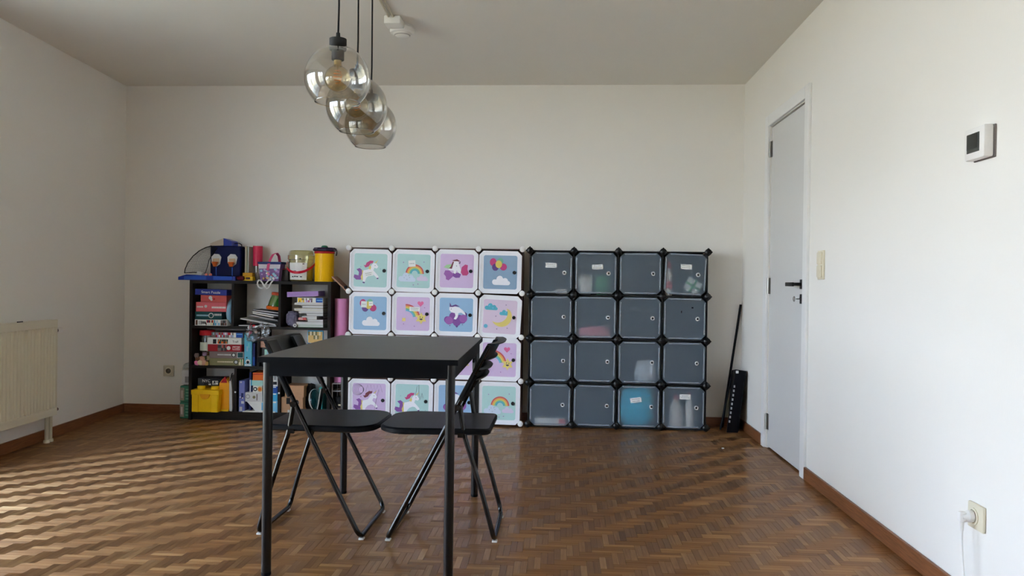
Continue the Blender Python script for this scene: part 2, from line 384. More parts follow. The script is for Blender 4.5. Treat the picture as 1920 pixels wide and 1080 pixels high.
# socket on the back wall
t = thing('wall_socket', 'beige power socket on the back wall left of the shelf', 'socket', (-2.93, YB, .318))
MB().rbox((-.041, -.011, -.041), (.041, 0, .041), .004).build('plate', col('socket_beige_darker', 196, 188, 168, .5), t, True)  # plate a little darker than the other beige fittings
MB().lathe([(.027, 0), (.027, .003), (.021, .004), (.020, -.004)], n=28, M=Matrix.Translation((0, -.0105, 0)) @ Matrix.Rotation(PI/2, 4, 'X'), cap=False).build('socket_ring', M_BEIGE, t, True)
MB().lathe([(0, 0), (.0195, 0)], M=Matrix.Translation((0, -.0115, 0)) @ Matrix.Rotation(PI/2, 4, 'X'), cap=False).build('socket_well_shade', col('socket_shadow', 90, 84, 72, .6), t)  # flat dark disc; the recess's shade is put into its colour
MB().tube([(.006, -.013, .004), (.006, -.024, .004)], .0025).build('earth_pin', M_STEEL, t)

# ------------------------------------------------------------------ radiator
M_RAD = col('radiator_enamel', 222, 216, 196, .4, var=.015)
t = thing('radiator', 'cream fluted panel radiator on the left wall', 'radiator', M=ML)
r0, r1, z0, z1 = 1.09, 1.74, .165, .752           # along the wall
MB().box((r0, .035, z0+.01), (r1, .086, z1-.012)).build('core', M_RAD, t)
fr = MB(); n = int((r1-r0)/.033); pw = (r1-r0-.02)/n
prof = []
for i in range(n):
    a = r0+.01+i*pw; prof += [(a, .0985), (a+pw*.30, .0985), (a+pw*.42, .0885), (a+pw*.88, .0885)]
prof.append((r1-.01, .0985))
vs = [(x, y, z0+.045) for x, y in prof]+[(x, y, z1-.045) for x, y in prof]; k = len(prof)
fr.add(vs, [(i, i+1, i+1+k, i+k) for i in range(k-1)])
fr.rbox((r0, .088, z0), (r1, .100, z0+.047), .003); fr.rbox((r0, .088, z1-.047), (r1, .100, z1), .003)
fr.box((r0, .086, z0), (r0+.012, .098, z1)).box((r1-.012, .086, z0), (r1, .098, z1))
fr.build('front_panel', M_RAD, t)
g = MB().box((r0, .03, z1-.014), (r1, .036, z1-.002)).box((r0, .03, z0), (r0+.003, .09, z1-.002))
for i in range(24): g.box((r0+.01+i*.025, .036, z1-.006), (r0+.022+i*.025, .088, z1-.003))
g.build('top_grille', M_RAD, t)
MB().tube([(r0, .075, .682), (r0-.03, .075, .682)], .014).build('valve_stem', col('valve_dark', 70, 62, 56, .4), t, True)
MB().tube([(r0-.028, .075, .682), (r0-.082, .075, .682)], [.019, .0165], n=16).build('valve_knob', M_APPL, t, True)
MB().tube([(r0+.002, .085, z0+.03), (r0-.026, .085, z0+.03)], .010).build('end_plug', col('plug_brown', 95, 72, 60, .4), t, True)
for x in (.006, .046):
    p = MB().tube([(r0+x, .062, 0), (r0+x, .062, z0+.01)], .0115, n=14).build('pipe', col('pipe_paint', 200, 196, 176, .45), t, True)
    MB().lathe([(.0, .018), (.016, .018), (.018, .013), (.018, 0)], M=Matrix.Translation((r0+x, .062, 0)), n=18).build('pipe_collar', M_RAD, p, True)
MB().rbox((r0+.35, .088, z1), (r0+.40, .094, z1+.006), .001).build('air_vent', M_BLKM, t)

# ------------------------------------------------------------------ table
M_TOP = grain_mat('table_black_top', (.014, .0125, .011), (.044, .039, .033), .40, 0, 7, 26, .05, .36)
M_TBL = col('table_black', 10, 12, 16, .5, spec=.1); M_LEG = col('leg_black', 7, 8, 11, .28, spec=.36)
t = thing('dining_table', 'black rectangular table with round metal legs in the room\'s middle', 'table', (-.695, 3.147, 0), .024)
TW, TL, TH = .681, 1.096, .752
MB().rbox((-TW/2, -TL/2, TH-.019), (TW/2, TL/2, TH), .0015).build('tabletop', M_TOP, t)
for a_, b_ in (((-TW/2-.0008, -TL/2-.0008, TH-.0190), (TW/2+.0008, -TL/2+.001, TH-.0008)), ((-TW/2-.0008, TL/2-.001, TH-.0190), (TW/2+.0008, TL/2+.0008, TH-.0008)), ((-TW/2-.0008, -TL/2+.001, TH-.0190), (-TW/2+.001, TL/2-.001, TH-.0008)), ((TW/2-.001, -TL/2+.001, TH-.0190), (TW/2+.0008, TL/2-.001, TH-.0008))):
    MB().box(a_, b_).build('edge_band', M_TBL, t)
q = .025
MB().box((-TW/2+.036, -TL/2+.012, TH-.066), (TW/2-.036, -TL/2+.030, TH-.019)).build('apron', M_TBL, t)
MB().box((-TW/2+.036, TL/2-.030, TH-.066), (TW/2-.036, TL/2-.012, TH-.019)).build('apron', M_TBL, t)
MB().box((-TW/2+.012, -TL/2+.036, TH-.066), (-TW/2+.030, TL/2-.036, TH-.019)).build('apron', M_TBL, t)
MB().box((TW/2-.030, -TL/2+.036, TH-.066), (TW/2-.012, TL/2-.036, TH-.019)).build('apron', M_TBL, t)
for sx in (-1, 1):
    for sy in (-1, 1):
        x, y = sx*(TW/2-.027), sy*(TL/2-.027)
        lg = MB().tube([(x, y, .008), (x, y, TH-.019)], .0165, n=20).build('leg', M_LEG, t, True)
        MB().lathe([(.015, 0), (.0168, .002), (.0168, .012), (.0165, .012)], M=Matrix.Translation((x, y, 0)), n=20).build('foot_cap', M_TBL, lg, True)
    MB().box((sx*(TW/2-.012)-.004, .2, TH-.085), (sx*(TW/2-.012)+.004, .24, TH-.066)).build('fixing_tab', M_TBL, t)

# ------------------------------------------------------------------ folding chairs
M_TUBE = col('chair_tube', 6, 6, 7, .18, spec=.5); M_SEAT = col('chair_plastic', 14, 15, 17, .42, bump=.1, scale=400, spec=.14); M_PAD = col('foot_pad', 205, 200, 190, .5)
def arcpts(c, r, a0, a1, n=6): return [(c[0]+r*math.cos(a0+(a1-a0)*i/n), c[1]+r*math.sin(a0+(a1-a0)*i/n)) for i in range(n+1)]
def chair(label, loc, rz):
    t = thing('folding_chair', label, 'chair', loc, rz, 'black folding chairs at the table')
    hw = .205; r = .0095; cr = .035; lift = .005
    # long frame: from the floor at the front up to the backrest; seen from the side it is a straight line
    fx, tx_, tz = .205, -.178, .755
    def lp(z): return fx + (tx_-fx)*(z-r)/(tz-r)
    pts = [(lp(tz), -hw+.012, tz), (lp(.4), -hw, .4), (lp(.05), -hw, .05)]
    pts += [(lp(r+cr*(1-math.sin(a))*.9), -hw+cr*(1-math.cos(a)), r+cr*(1-math.sin(a))*.9) for a in [PI/2*i/6 for i in range(7)]]
    far = [(x, -y, z) for x, y, z in pts[::-1]]
    MB().tube([(x, y, z+lift) for x, y, z in pts+far], r, n=12).build('long_frame', M_TUBE, t, True)
    # short frame: from the floor at the back, bending forward to the pivot
    def sp(z):
        if z < .40: return -.212+.118*(z/.4)**1.15
        return -.094+.022*((z-.4)/.13)**.8
    zs = [.53, .51, .48, .44, .40, .30, .18, .05]
    pts = [(sp(z), -hw+.022, z) for z in zs]
    pts += [(sp(r+cr*(1-math.sin(a))*.9), -hw+.022+cr*(1-math.cos(a)), r+cr*(1-math.sin(a))*.9) for a in [PI/2*i/6 for i in range(7)]]
    far = [(x, -y, z) for x, y, z in pts[::-1]]
    MB().tube([(x, y, z+lift) for x, y, z in pts+far], r, n=12).build('short_frame', M_TUBE, t, True)
    # seat: rounded trapezoid slab
    out = []
    def corner(cx, cy, rr, a0): out.extend([(cx+rr*math.cos(a0+PI/2*i/7), cy+rr*math.sin(a0+PI/2*i/7)) for i in range(8)])
    corner(.15, .10, .105, 0); corner(-.165, .163, .025, PI/2); corner(-.165, -.163, .025, PI); corner(.15, -.10, .105, 3*PI/2)
    z0, z1 = .420, .446; prof = [(.0, z0), (1, z0+.006), (1, z1-.006), (.0, z1)]
    vs, fs = [], []; n = len(out)
    for ins, z in ((.012, z0), (0, z0+.006), (0, z1-.006), (.008, z1), (.03, z1-.001)):
        for x, y in out:
            L = math.hypot(x, y); vs.append((x*(1-ins/L), y*(1-ins/L), z))
    for q in range(4):
        for i in range(n): fs.append((q*n+i, q*n+(i+1) % n, (q+1)*n+(i+1) % n, (q+1)*n+i))
    fs += [tuple(range(n))[::-1], tuple(range(4*n, 5*n))]
    MB().add(vs, fs).build('seat', M_SEAT, t, True)
    for s in (-1, 1):
        MB().box((-.090, s*(hw-.012)-.005, .412), (-.065, s*(hw-.012)+.005, .430)).build('seat_bracket', M_TUBE, t)
        MB().tube([(lp(.535), s*(hw-.03), .53), (lp(.535), s*(hw+.012), .53)], .012).build('pivot', M_TUBE, t, True)
        MB().tube([(lp(.66), s*(hw-.006), .66), (lp(.56), s*(hw-.001), .56)], .0125).build('sleeve', M_SEAT, t, True)
    # backrest: curved plastic shell with a hand slot and lips
    def shell(z0, z1, th, y1, bulge):
        n = 14; vs, fs = [], []
        for i in range(n+1):
            y = -y1+2*y1*i/n; b_ = bulge*(1-(y/y1)**2)
            for z, dx in ((z0, 0), (z1, 0), (z1, -th), (z0, -th)): vs.append((lp(z)-b_+dx+.012, y, z))
        for i in range(n):
            for q in range(4): fs.append((i*4+q, i*4+(q+1) % 4, i*4+4+(q+1) % 4, i*4+4+q))
        fs += [(0, 1, 2, 3), (n*4+3, n*4+2, n*4+1, n*4)]
        return vs, fs
    b = MB()
    for a, c, th, y1 in ((.715, .772, .010, .205), (.640, .672, .010, .205), (.772, .778, .030, .200), (.710, .716, .026, .19), (.668, .674, .028, .19), (.634, .641, .030, .20)):
        b.add(*shell(a, c, th, y1, .028))
    for s in (-1, 1):
        vs, fs = shell(.64, .772, .012, .055, .004); b.add(vs, fs, M=Matrix.Translation((0, s*.152, 0)))
    b.build('backrest', M_SEAT, t, True)
    for x, y in ((fx, hw-.024), (fx, -hw+.024), (-.212, hw-.046), (-.212, -hw+.046)):
        MB().rbox((x-.0105, y-.013, 0), (x+.0105, y+.013, .008), .003).build('foot_pad', M_PAD, t)
    return t
chair('black folding chair with its back towards the toy shelf', (-.970, 3.195, 0), 0)
chair('black folding chair facing left, on the table\'s cabinet-side edge', (-.455, 3.195, 0), PI)

# ------------------------------------------------------------------ pendant lamps
M_CORD = col('black_cord', 14, 14, 15, .7); M_CAP = col('lamp_black', 26, 28, 29, .55); M_FIL = col('filament', 220, 140, 50, .3, metal=1); M_BRASS = col('bulb_collar', 190, 170, 120, .3, metal=1)
M_BULB = thin_glass('amber_bulb', (.97, .90, .72), 2.5)
def pendant(label, x, y, zc, Rg, gl, op):
    t = thing('pendant_lamp', label, 'lamp', (x, y, zc), 0, 'glass globe pendants over the table')
    capz = math.sqrt(Rg*Rg-.03**2)
    MB().tube([(0, 0, capz+.035), (.002, .001, capz+.15), (0, 0, ZC-zc-.02)], .0036, n=8).build('cord', M_CORD, t, True)
    MB().lathe([(0, capz+.052), (.007, capz+.05), (.008, capz+.034), (.020, capz+.031), (.031, capz+.028), (.031, capz+.002), (.031, capz-.004), (.030, capz-.012), (.0225, capz-.014), (.0225, capz-.048), (.019, capz-.05), (0, capz-.05)], n=28, cap=False).build('socket_cap', M_CAP, t, True)
    a0 = math.asin(.029/Rg); a1 = PI-math.asin(op)
    prof = [(Rg*math.sin(a0+(a1-a0)*i/40), Rg*math.cos(a0+(a1-a0)*i/40)) for i in range(41)]
    g = MB().lathe(prof, n=56, cap=False).build('glass_globe', gl, t, True)
    MB().tube([(Rg*op*math.cos(2*PI*i/48), Rg*op*math.sin(2*PI*i/48), Rg*math.cos(a1)) for i in range(48)], .0014, n=6, closed=True).build('glass_rim', gl, g, True)
    bz = capz-.050
    bl = MB().lathe([(.013, bz), (.014, bz-.014)]+[(.0475*math.sin(a), bz-.066+.0475*math.cos(a)) for a in [.42+(PI-.43)*i/20 for i in range(21)]], n=32, cap=False).build('bulb', M_BULB, t, True)
    MB().lathe([(.0135, bz+.002), (.0135, bz-.016)], n=20).build('bulb_collar', M_BRASS, bl, True)
    pts = []
    for i in range(90):
        q = i/89; rr = .006+.010*math.sin(PI*q); pts.append((rr*math.cos(q*30), rr*math.sin(q*30), bz-.03-.055*q))
    MB().tube(pts, .0011, n=5).build('filament', M_FIL, bl, True)
    MB().tube([(0, 0, bz-.016), (0, 0, bz-.04)], .003).build('filament_stem', M_BULB, bl, True)
    MB().lathe([(0, ZC-zc-.03), (.024, ZC-zc-.028), (.028, ZC-zc)], n=24).build('ceiling_rose', M_CAP, t, True)
G1 = thin_glass('clear_globe', (.965, .955, .915), 3.2, ior=1.5); G2 = thin_glass('smoke_globe', (.70, .675, .62), 3.2); G3 = thin_glass('grey_globe', (.76, .735, .69), 3.0)
pendant('clear glass globe pendant with amber bulb, nearest and highest', at(633, 147, 2.8).x, 2.80, at(633, 147, 2.8).z, .1185, G1, .68)
pendant('smoked glass globe pendant, middle of the three', at(669, 200, 3.1).x, 3.10, at(669, 200, 3.1).z, .1215, G2, .58)
pendant('grey glass globe pendant, lowest and furthest of the three', at(695, 236, 3.42).x, 3.42, at(695, 236, 3.42).z, .1140, G3, .59)

# detector on the ceiling
M_DET = col('detector_white', 228, 226, 218, .45, var=.02)
t = thing('smoke_detector', 'white round detector under a small white junction box on the ceiling', 'detector', (-.93, 4.35, ZC))
MB().rbox((-.045, -.16, -.045), (.045, -.06, 0), .006).rbox((-.035, -.07, -.03), (.045, .02, -.004), .004).build('junction_box', M_DET, t, True)
MB().lathe([(0, -.062), (.035, -.060), (.045, -.054), (.052, -.046), (.066, -.043), (.070, -.034), (.070, -.02), (.06, -.014), (.06, 0)], n=36, M=Matrix.Translation((.02, .02, 0)), cap=False).build('detector_body', M_DET, t, True)
MB().lathe([(.040, -.0575), (.046, -.0535)], n=30, M=Matrix.Translation((.02, .02, 0)), cap=False).build('sensor_slot', col('slot_grey', 170, 168, 160, .5), t)
MB().tube([(-.02, -.15, -.008), (.0, -.6, -.007), (.04, -1.2, -.007)], .006, n=8).build('cable_conduit', col('conduit', 196, 190, 170, .5), t, True)
MB().tube([(.005, -.15, -.008), (.018, -.6, -.007), (.058, -1.2, -.007)], .006, n=8).build('cable_conduit', col('conduit', 196, 190, 170, .5), t, True)

# ------------------------------------------------------------------ cube organizers
def ring(b, outer, inner, y0, y1, m=None):
    n = len(outer); vs = [(x, y1, z) for x, z in outer]+[(x, y0, z) for x, z in outer]+[(x, y0, z) for x, z in inner]+[(x, y1, z) for x, z in inner]
    fs = []
    for q in range(3):
        for i in range(n): fs.append((q*n+i, q*n+(i+1) % n, (q+1)*n+(i+1) % n, (q+1)*n+i))
    return b.add(vs, fs, m)
def octa(a, c): return [(-a+c, -a), (a-c, -a), (a, -a+c), (a, a-c), (a-c, a), (-a+c, a), (-a, a-c), (-a, -a+c)]
def rrect(a, h, r, n=5):
    out = []
    for cx, cz, a0 in ((a-r, h-r, 0), (-a+r, h-r, PI/2), (-a+r, -h+r, PI), (a-r, -h+r, 1.5*PI)):
        out += [(cx+r*math.cos(a0+PI/2*i/n), cz+r*math.sin(a0+PI/2*i/n)) for i in range(n+1)]
    return out
M_DW = col('door_plastic_white', 240, 241, 246, .3, var=.01); M_CONW = col('connector_white', 238, 238, 236, .35, var=.02)
M_PANW = col('cabinet_panel_brown', 96, 66, 60, .5); M_CONB = col('connector_black', 18, 18, 20, .35); M_PANB = col('cabinet_panel_black', 34, 36, 38, .45)
M_PAPER = col('label_paper', 236, 238, 236, .6, var=.02); M_INK = col('label_ink', 120, 128, 132, .7)
def frosted():
    m = bpy.data.materials.new('frosted_grey_plastic'); m.use_nodes = True
    n = m.node_tree.nodes; l = m.node_tree.links; p = n['Principled BSDF']
    p.inputs['Base Color'].default_value = (.235, .305, .375, 1); p.inputs['Roughness'].default_value = .38
    nz = n.new('ShaderNodeTexNoise'); nz.inputs['Scale'].default_value = 600; bp = n.new('ShaderNodeBump'); bp.inputs['Strength'].default_value = .15; bp.inputs['Distance'].default_value = .001
    l.new(nz.outputs['Fac'], bp.inputs['Height']); l.new(bp.outputs[0], p.inputs['Normal'])
    r = n.new('ShaderNodeBsdfRefraction'); r.inputs['Roughness'].default_value = .40; r.inputs['IOR'].default_value = 1.12; r.inputs['Color'].default_value = (.97, .985, 1, 1)
    x = n.new('ShaderNodeMixShader'); x.inputs[0].default_value = .62
    g = n.new('ShaderNodeNewGeometry'); tr = n.new('ShaderNodeBsdfTransparent'); y = n.new('ShaderNodeMixShader')      # the sheet scatters once, where light enters it
    l.new(p.outputs[0], x.inputs[1]); l.new(r.outputs[0], x.inputs[2])
    l.new(g.outputs['Backfacing'], y.inputs[0]); l.new(x.outputs[0], y.inputs[1]); l.new(tr.outputs[0], y.inputs[2]); l.new(y.outputs[0], n['Material Output'].inputs['Surface'])
    return m
M_FROST = frosted()
M_RIDGE = col('frosted_ridge', 150, 158, 168, .35, var=.02)
A = dict(mint=(178, 214, 212), lilac=(212, 188, 224), blue=(152, 188, 220), slate=(142, 170, 196), rose=(220, 202, 222), white=(240, 240, 246), pale=(206, 220, 236),
         mauve=(216, 206, 228), red=(206, 92, 96), orange=(232, 164, 96), yellow=(226, 206, 104), green=(124, 192, 160), teal=(88, 176, 196), purple=(134, 84, 160), violet=(160, 100, 176),
         magenta=(196, 72, 128), plum=(104, 72, 136), pink=(226, 112, 160), gold=(228, 210, 124), ink=(80, 72, 96), grey=(150, 160, 176), brown=(120, 60, 70), skyb=(112, 190, 222), lime=(172, 214, 164))
AM = {k: col('print_'+k, *v, rough=.4, var=.03) for k, v in A.items()}
class Art:
    def __init__(s, b): s.b = b; s.y = -.0072; s.k = .1175
    def poly(s, pts, c): s.b.flat([(x*s.k, z*s.k) for x, z in pts], s.y, AM[c] if isinstance(c, str) else c); s.y -= .00012
    def dot(s, x, z, r, c, rz=None): s.poly(circ(x, z, r, rz), c)
    def cloud(s, x, z, k, c):
        pts = []
        for cx, cz, r, a0, a1 in ((-.62, -.12, .30, 1.5*PI, .62*PI), (-.12, .18, .36, 1.02*PI, .32*PI), (.42, .02, .30, .72*PI, .02*PI), (.72, -.2, .22, .4*PI, -.5*PI)):
            if a0 > a1: pts += [(x+k*(cx+r*math.cos(a0+(a1-a0)*i/8)), z+k*(cz+r*math.sin(a0+(a1-a0)*i/8))) for i in range(9)]
        s.poly(pts, c)
    def rainbow(s, x, z, r, w, a0=0, a1=PI):
        for i, c in enumerate(('red', 'orange', 'yellow', 'green', 'teal')): s.poly(arc(x, z, r-w*(i+1), r-w*i, a0, a1), c)
    def star(s, x, z, r, c, n=5, q=.5, rot=PI/2): s.poly([(x+(r if i % 2 == 0 else r*q)*math.cos(rot+PI*i/n), z+(r if i % 2 == 0 else r*q)*math.sin(rot+PI*i/n)) for i in range(2*n)], c)
    def heart(s, x, z, r, c): s.poly([(x+r*math.sin(t)**3, z+r*(.81*math.cos(t)-.31*math.cos(2*t)-.13*math.cos(3*t)-.06*math.cos(4*t))) for t in [2*PI*i/22 for i in range(22)]], c)
    def balloons(s, x, z):
        s.dot(x-.32, z+.18, .20, 'magenta', .24); s.dot(x+.10, z+.24, .18, 'green', .20); s.dot(x-.18, z-.12, .20, 'plum', .22); s.dot(x+.30, z-.10, .21, 'magenta', .21); s.dot(x+.02, z+.06, .20, 'yellow', .23)
        for a in (-.2, 0, .15): s.poly([(x+a-.005, z-.3), (x+a+.005, z-.3), (x+.03, z-.75), (x+.02, z-.75)], 'grey')
    def sparks(s, pts, c='ink'):
        for x, z in pts: s.star(x, z, .05, c, 4, .35)
    def unicorn(s, x, z, k=1, tail='purple', mane='magenta', wing=True):
        def P(L, c): s.poly([(x+k*a, z+k*b) for a, b in L], c)
        P([(-.50, -.02), (-.66, .10), (-.86, .02), (-.70, -.14), (-.72, -.36), (-.98, -.30), (-1.02, -.48), (-.86, -.62), (-.58, -.62), (-.44, -.40), (-.36, -.16)], tail)
        P([(-.52, -.02), (-.36, -.08), (-.40, -.60), (-.52, -.66), (-.58, -.44), (-.50, -.24)], 'gold')
        P([(-.42, -.04), (-.10, .04), (.10, .34), (.18, .44), (.36, .42), (.50, .22), (.42, .10), (.26, .14), (.20, -.02), (.34, -.16), (.52, -.36), (.54, -.46), (.42, -.48), (.24, -.30), (.10, -.28), (-.10, -.36), (-.24, -.52), (-.30, -.74), (-.44, -.72), (-.44, -.50), (-.46, -.24)], 'white')
        P([(.28, .46), (.50, .66), (.36, .42)], 'gold')
        P([(.20, .56), (-.02, .58), (-.24, .44), (-.30, .28), (-.42, .30), (-.30, .14), (-.10, .22), (.02, .40), (.14, .42)], mane)
        if wing: P([(-.12, .08), (-.02, .30), (.06, .18), (.02, .02)], 'gold')
        P([(-.44, -.74), (-.30, -.76), (-.34, -.84), (-.46, -.80)], 'plum'); P([(.42, -.48), (.54, -.46), (.52, -.54), (.42, -.54)], 'plum')
        s.dot(x+k*.30, z+k*.28, .022, 'ink')
def paper(parent, x, z, w, h, rot=0, y=-.0095, m=M_PAPER, lines=2):
    o = MB().box((-w/2, -.0008, -h/2), (w/2, 0, h/2), m)
    for i in range(lines):
        zz = h/2-h*(i+.85)/(lines+.7); ww = w*random.uniform(.28, .4); xx = -ww
        while xx < ww:
            q = random.uniform(.004, .010); o.box((xx, -.0011, zz-.0016), (min(ww, xx+q), -.0008, zz+.0016), M_INK); xx += q+.002
    o = o.build('paper_label', None, parent); o.matrix_local = Matrix.Translation((x, y, z)) @ Matrix.Rotation(rot, 4, 'Y'); return o
def scribble(art, pts, r=.0007):
    n = 6
    art.b.tube([(x*art.k, art.y-.0006, z*art.k) for x, z in pts], r, AM['ink'], n=4)

PIT = .3085; YF = 5.487
def organizer(name, label, x0, z0, depth, mp, mc, white):
    t = thing(name, label, 'cabinet', (x0, YF, 0))
    W_ = 4*PIT; e_ = .004
    for i in range(5):
        MB().box((i*PIT-.003, .004, z0+.006), (i*PIT+.003, depth, z0+W_-.006)).build('upright_panel', mp, t)
    for j in range(5):
        for i in range(4):
            MB().box((i*PIT+.003, .004, z0+j*PIT-.003), ((i+1)*PIT-.003, depth, z0+j*PIT+.003)).build('shelf_panel', mp, t)
    MB().box((0, depth, z0), (W_, depth+.004, z0+W_)).build('back_panel', mp, t)
    if white:
        cm = MB().lathe([(0, 0), (.017, .0), (.020, -.006), (.021, -.018), (.019, -.030), (.013, -.034), (0, -.035)], n=10, M=Matrix.Rotation(-PI/2, 4, 'X') @ Matrix.Rotation(PI/10, 4, 'Z'), cap=False)
        cm.box((-.014, 0, -.002), (.014, .03, .002)).box((-.002, 0, -.014), (.002, .03, .014))
    else:
        h = .0300
        cm = MB().prism([(h, 0), (0, h), (-h, 0), (0, -h)], -.020, -.008).lathe([(0, .0), (.020, .0), (.024, .008), (.023, .020), (.014, .028), (0, .030)], n=14, M=Matrix.Rotation(PI/2, 4, 'X'), cap=False)
    proto = None
    for j in range(5):
        for i in range(5):
            if proto is None: o = proto = cm.build('connector', mc, t, True)
            else: o = proto.copy(); C.objects.link(o); o.parent = t
            o.location = (i*PIT, 0, max(.0245, z0+j*PIT))
    return t
def door_white(t, r, c, colr, tilt=0, dx=0, dz=0, open_=0):
    a = .1500; b = MB().prism(octa(a, .030), -.006, 0)
    ring(b, octa(a, .030), octa(a-.012, .024), -.012, -.006); ring(b, octa(a-.017, .020), octa(a-.022, .018), -.009, -.006)
    o = b.build('door', M_DW, t)
    o.matrix_local = Matrix.Translation(((c+.5)*PIT+dx, -.003, ZW+(3-r+.5)*PIT+dz)) @ Matrix.Rotation(R(tilt), 4, 'Y') @ Matrix.Translation((-a, 0, 0)) @ Matrix.Rotation(-R(open_), 4, 'Z') @ Matrix.Translation((a, 0, 0))
    pb = MB(); pb.prism(rrect(.1185, .1185, .014), -.0070, -.006, AM[colr]); art = Art(pb)
    k = MB().lathe([(0, 0), (.0125, 0), (.0125, .006), (.010, .010), (0, .010)], n=16, M=Matrix.Translation((.099, -.008, 0)) @ Matrix.Rotation(PI/2, 4, 'X'), cap=False).build('knob', M_CONB, o, True)
    return o, pb, art
ZW = .014; X0W = -1.503
ow = organizer('cube_organizer', 'white cube cabinet with pastel unicorn and rainbow doors', X0W, ZW, .195, M_PANW, M_CONW, True)
SPK = [(-.6, .62), (.62, .62), (.75, .38), (-.75, -.62)]
def rainbow_scene(a):
    a.rainbow(.08, -.16, .56, .075); a.cloud(.55, -.42, .38, 'mauve'); a.cloud(-.38, -.42, .56, 'pale')
    for p in ((-.55, -.42), (-.38, -.52), (-.22, -.40), (-.45, -.30), (-.28, -.28)): a.dot(*p, .022, 'grey')
    a.sparks([(-.62, .50), (.62, .56), (.30, -.78), (.02, -.84)], 'violet')
def star_scene(a):
    for i, c in enumerate(('red', 'orange', 'yellow', 'green', 'skyb')): a.poly(arc(-.42, -.28, .86-.085*(i+1), .86-.085*i, .18, 1.62), c)
    a.heart(.45, .62, .19, 'pink'); a.star(-.55, -.36, .15, 'gold', 4, .6, PI/4); a.star(.50, -.26, .36, 'gold', 6, .58)
    a.dot(.44, -.18, .03, 'ink'); a.dot(.58, -.20, .03, 'ink'); a.poly(arc(.50, -.27, 0.001, .10, PI*1.02, PI*1.98, 8), 'ink'); a.sparks([(.10, -.74), (-.56, -.62), (.7, .38)], 'violet')
def balloon_scene(a): a.balloons(-.12, .42); a.cloud(.06, -.52, .58, 'white'); a.sparks([(.36, .60), (.62, .02)], 'slate')
def lying_scene(a):
    a.cloud(-.08, -.22, .70, 'purple'); a.dot(-.42, -.36, .24, 'violet'); a.dot(.05, -.44, .24, 'purple'); a.dot(.44, -.22, .24, 'violet')
    a.poly([(-.42, .46), (-.28, .52), (-.06, .50), (.18, .44), (.42, .26), (.62, .0), (.50, .02), (.30, .14), (.14, .10), (.10, -.14), (.0, -.28), (-.14, -.26), (-.04, -.06), (-.08, .10), (-.30, .14), (-.42, .28)], 'white')
    a.poly([(-.40, .48), (-.40, .72), (-.28, .52)], 'plum'); a.poly([(-.42, .46), (-.22, .56), (-.04, .62), (.22, .50), (-.08, .50), (-.24, .46)], 'plum'); a.poly([(.52, .20), (.66, .08), (.66, -.14), (.58, -.02)], 'plum')
    a.dot(-.30, .34, .025, 'ink'); a.heart(.06, -.70, .08, 'plum'); a.sparks([(.40, -.58), (-.36, -.66)], 'plum')
def moon_scene(a):
    pts = [(.10+.62*math.cos(t), .02+.62*math.sin(t)) for t in [R(-148+(190)*i/20) for i in range(21)]]+[(-.14+.60*math.cos(t), .22+.58*math.sin(t)) for t in [R(32-(152)*i/18) for i in range(19)]]
    a.cloud(-.55, .55, .42, 'teal'); a.cloud(.28, .24, .34, 'teal'); a.poly(pts, 'gold'); a.dot(-.66, .62, .05, 'skyb'); a.dot(-.44, .50, .05, 'skyb'); a.dot(.34, .28, .045, 'skyb')
    a.sparks([(.34, .72), (.48, -.66), (-.14, -.74), (-.24, .02)], 'plum'); a.dot(-.82, -.60, .12, 'skyb')
def bow_scene(a):
    a.poly([(-.70, .02), (-.46, .02), (-.20, -.18), (-.24, -.36), (-.48, -.58), (-.64, -.52), (-.66, -.34), (-.78, -.20)], 'violet'); a.poly([(-.22, -.14), (.10, -.10), (.26, -.20), (.18, -.40), (-.06, -.42), (-.24, -.32)], 'purple')
    a.poly([(.24, -.06), (.30, .24), (.50, .40), (.66, .36), (.64, .10), (.72, -.12), (.62, -.26), (.36, -.26)], 'magenta')
    a.poly([(-.62, .36), (-.30, .40), (-.28, .16), (-.50, .12), (-.80, .20)], 'lime')
    a.poly([(-.40, .20), (-.22, .58), (.06, .60), (.14, .34), (.26, .02), (.20, -.16), (.08, -.10), (.0, .04), (-.08, -.18), (-.18, -.14), (-.20, .02), (-.52, .04)], 'white')
    a.poly([(-.30, .62), (.0, .70), (.22, .56), (.0, .58), (-.20, .58)], 'brown'); a.poly([(-.30, .12), (-.18, .56), (-.26, .54), (-.38, .24), (-.48, .14)], 'brown'); a.dot(-.02, .30, .025, 'ink'); a.poly([(.10, .48), (.22, .58), (.18, .42)], 'ink')
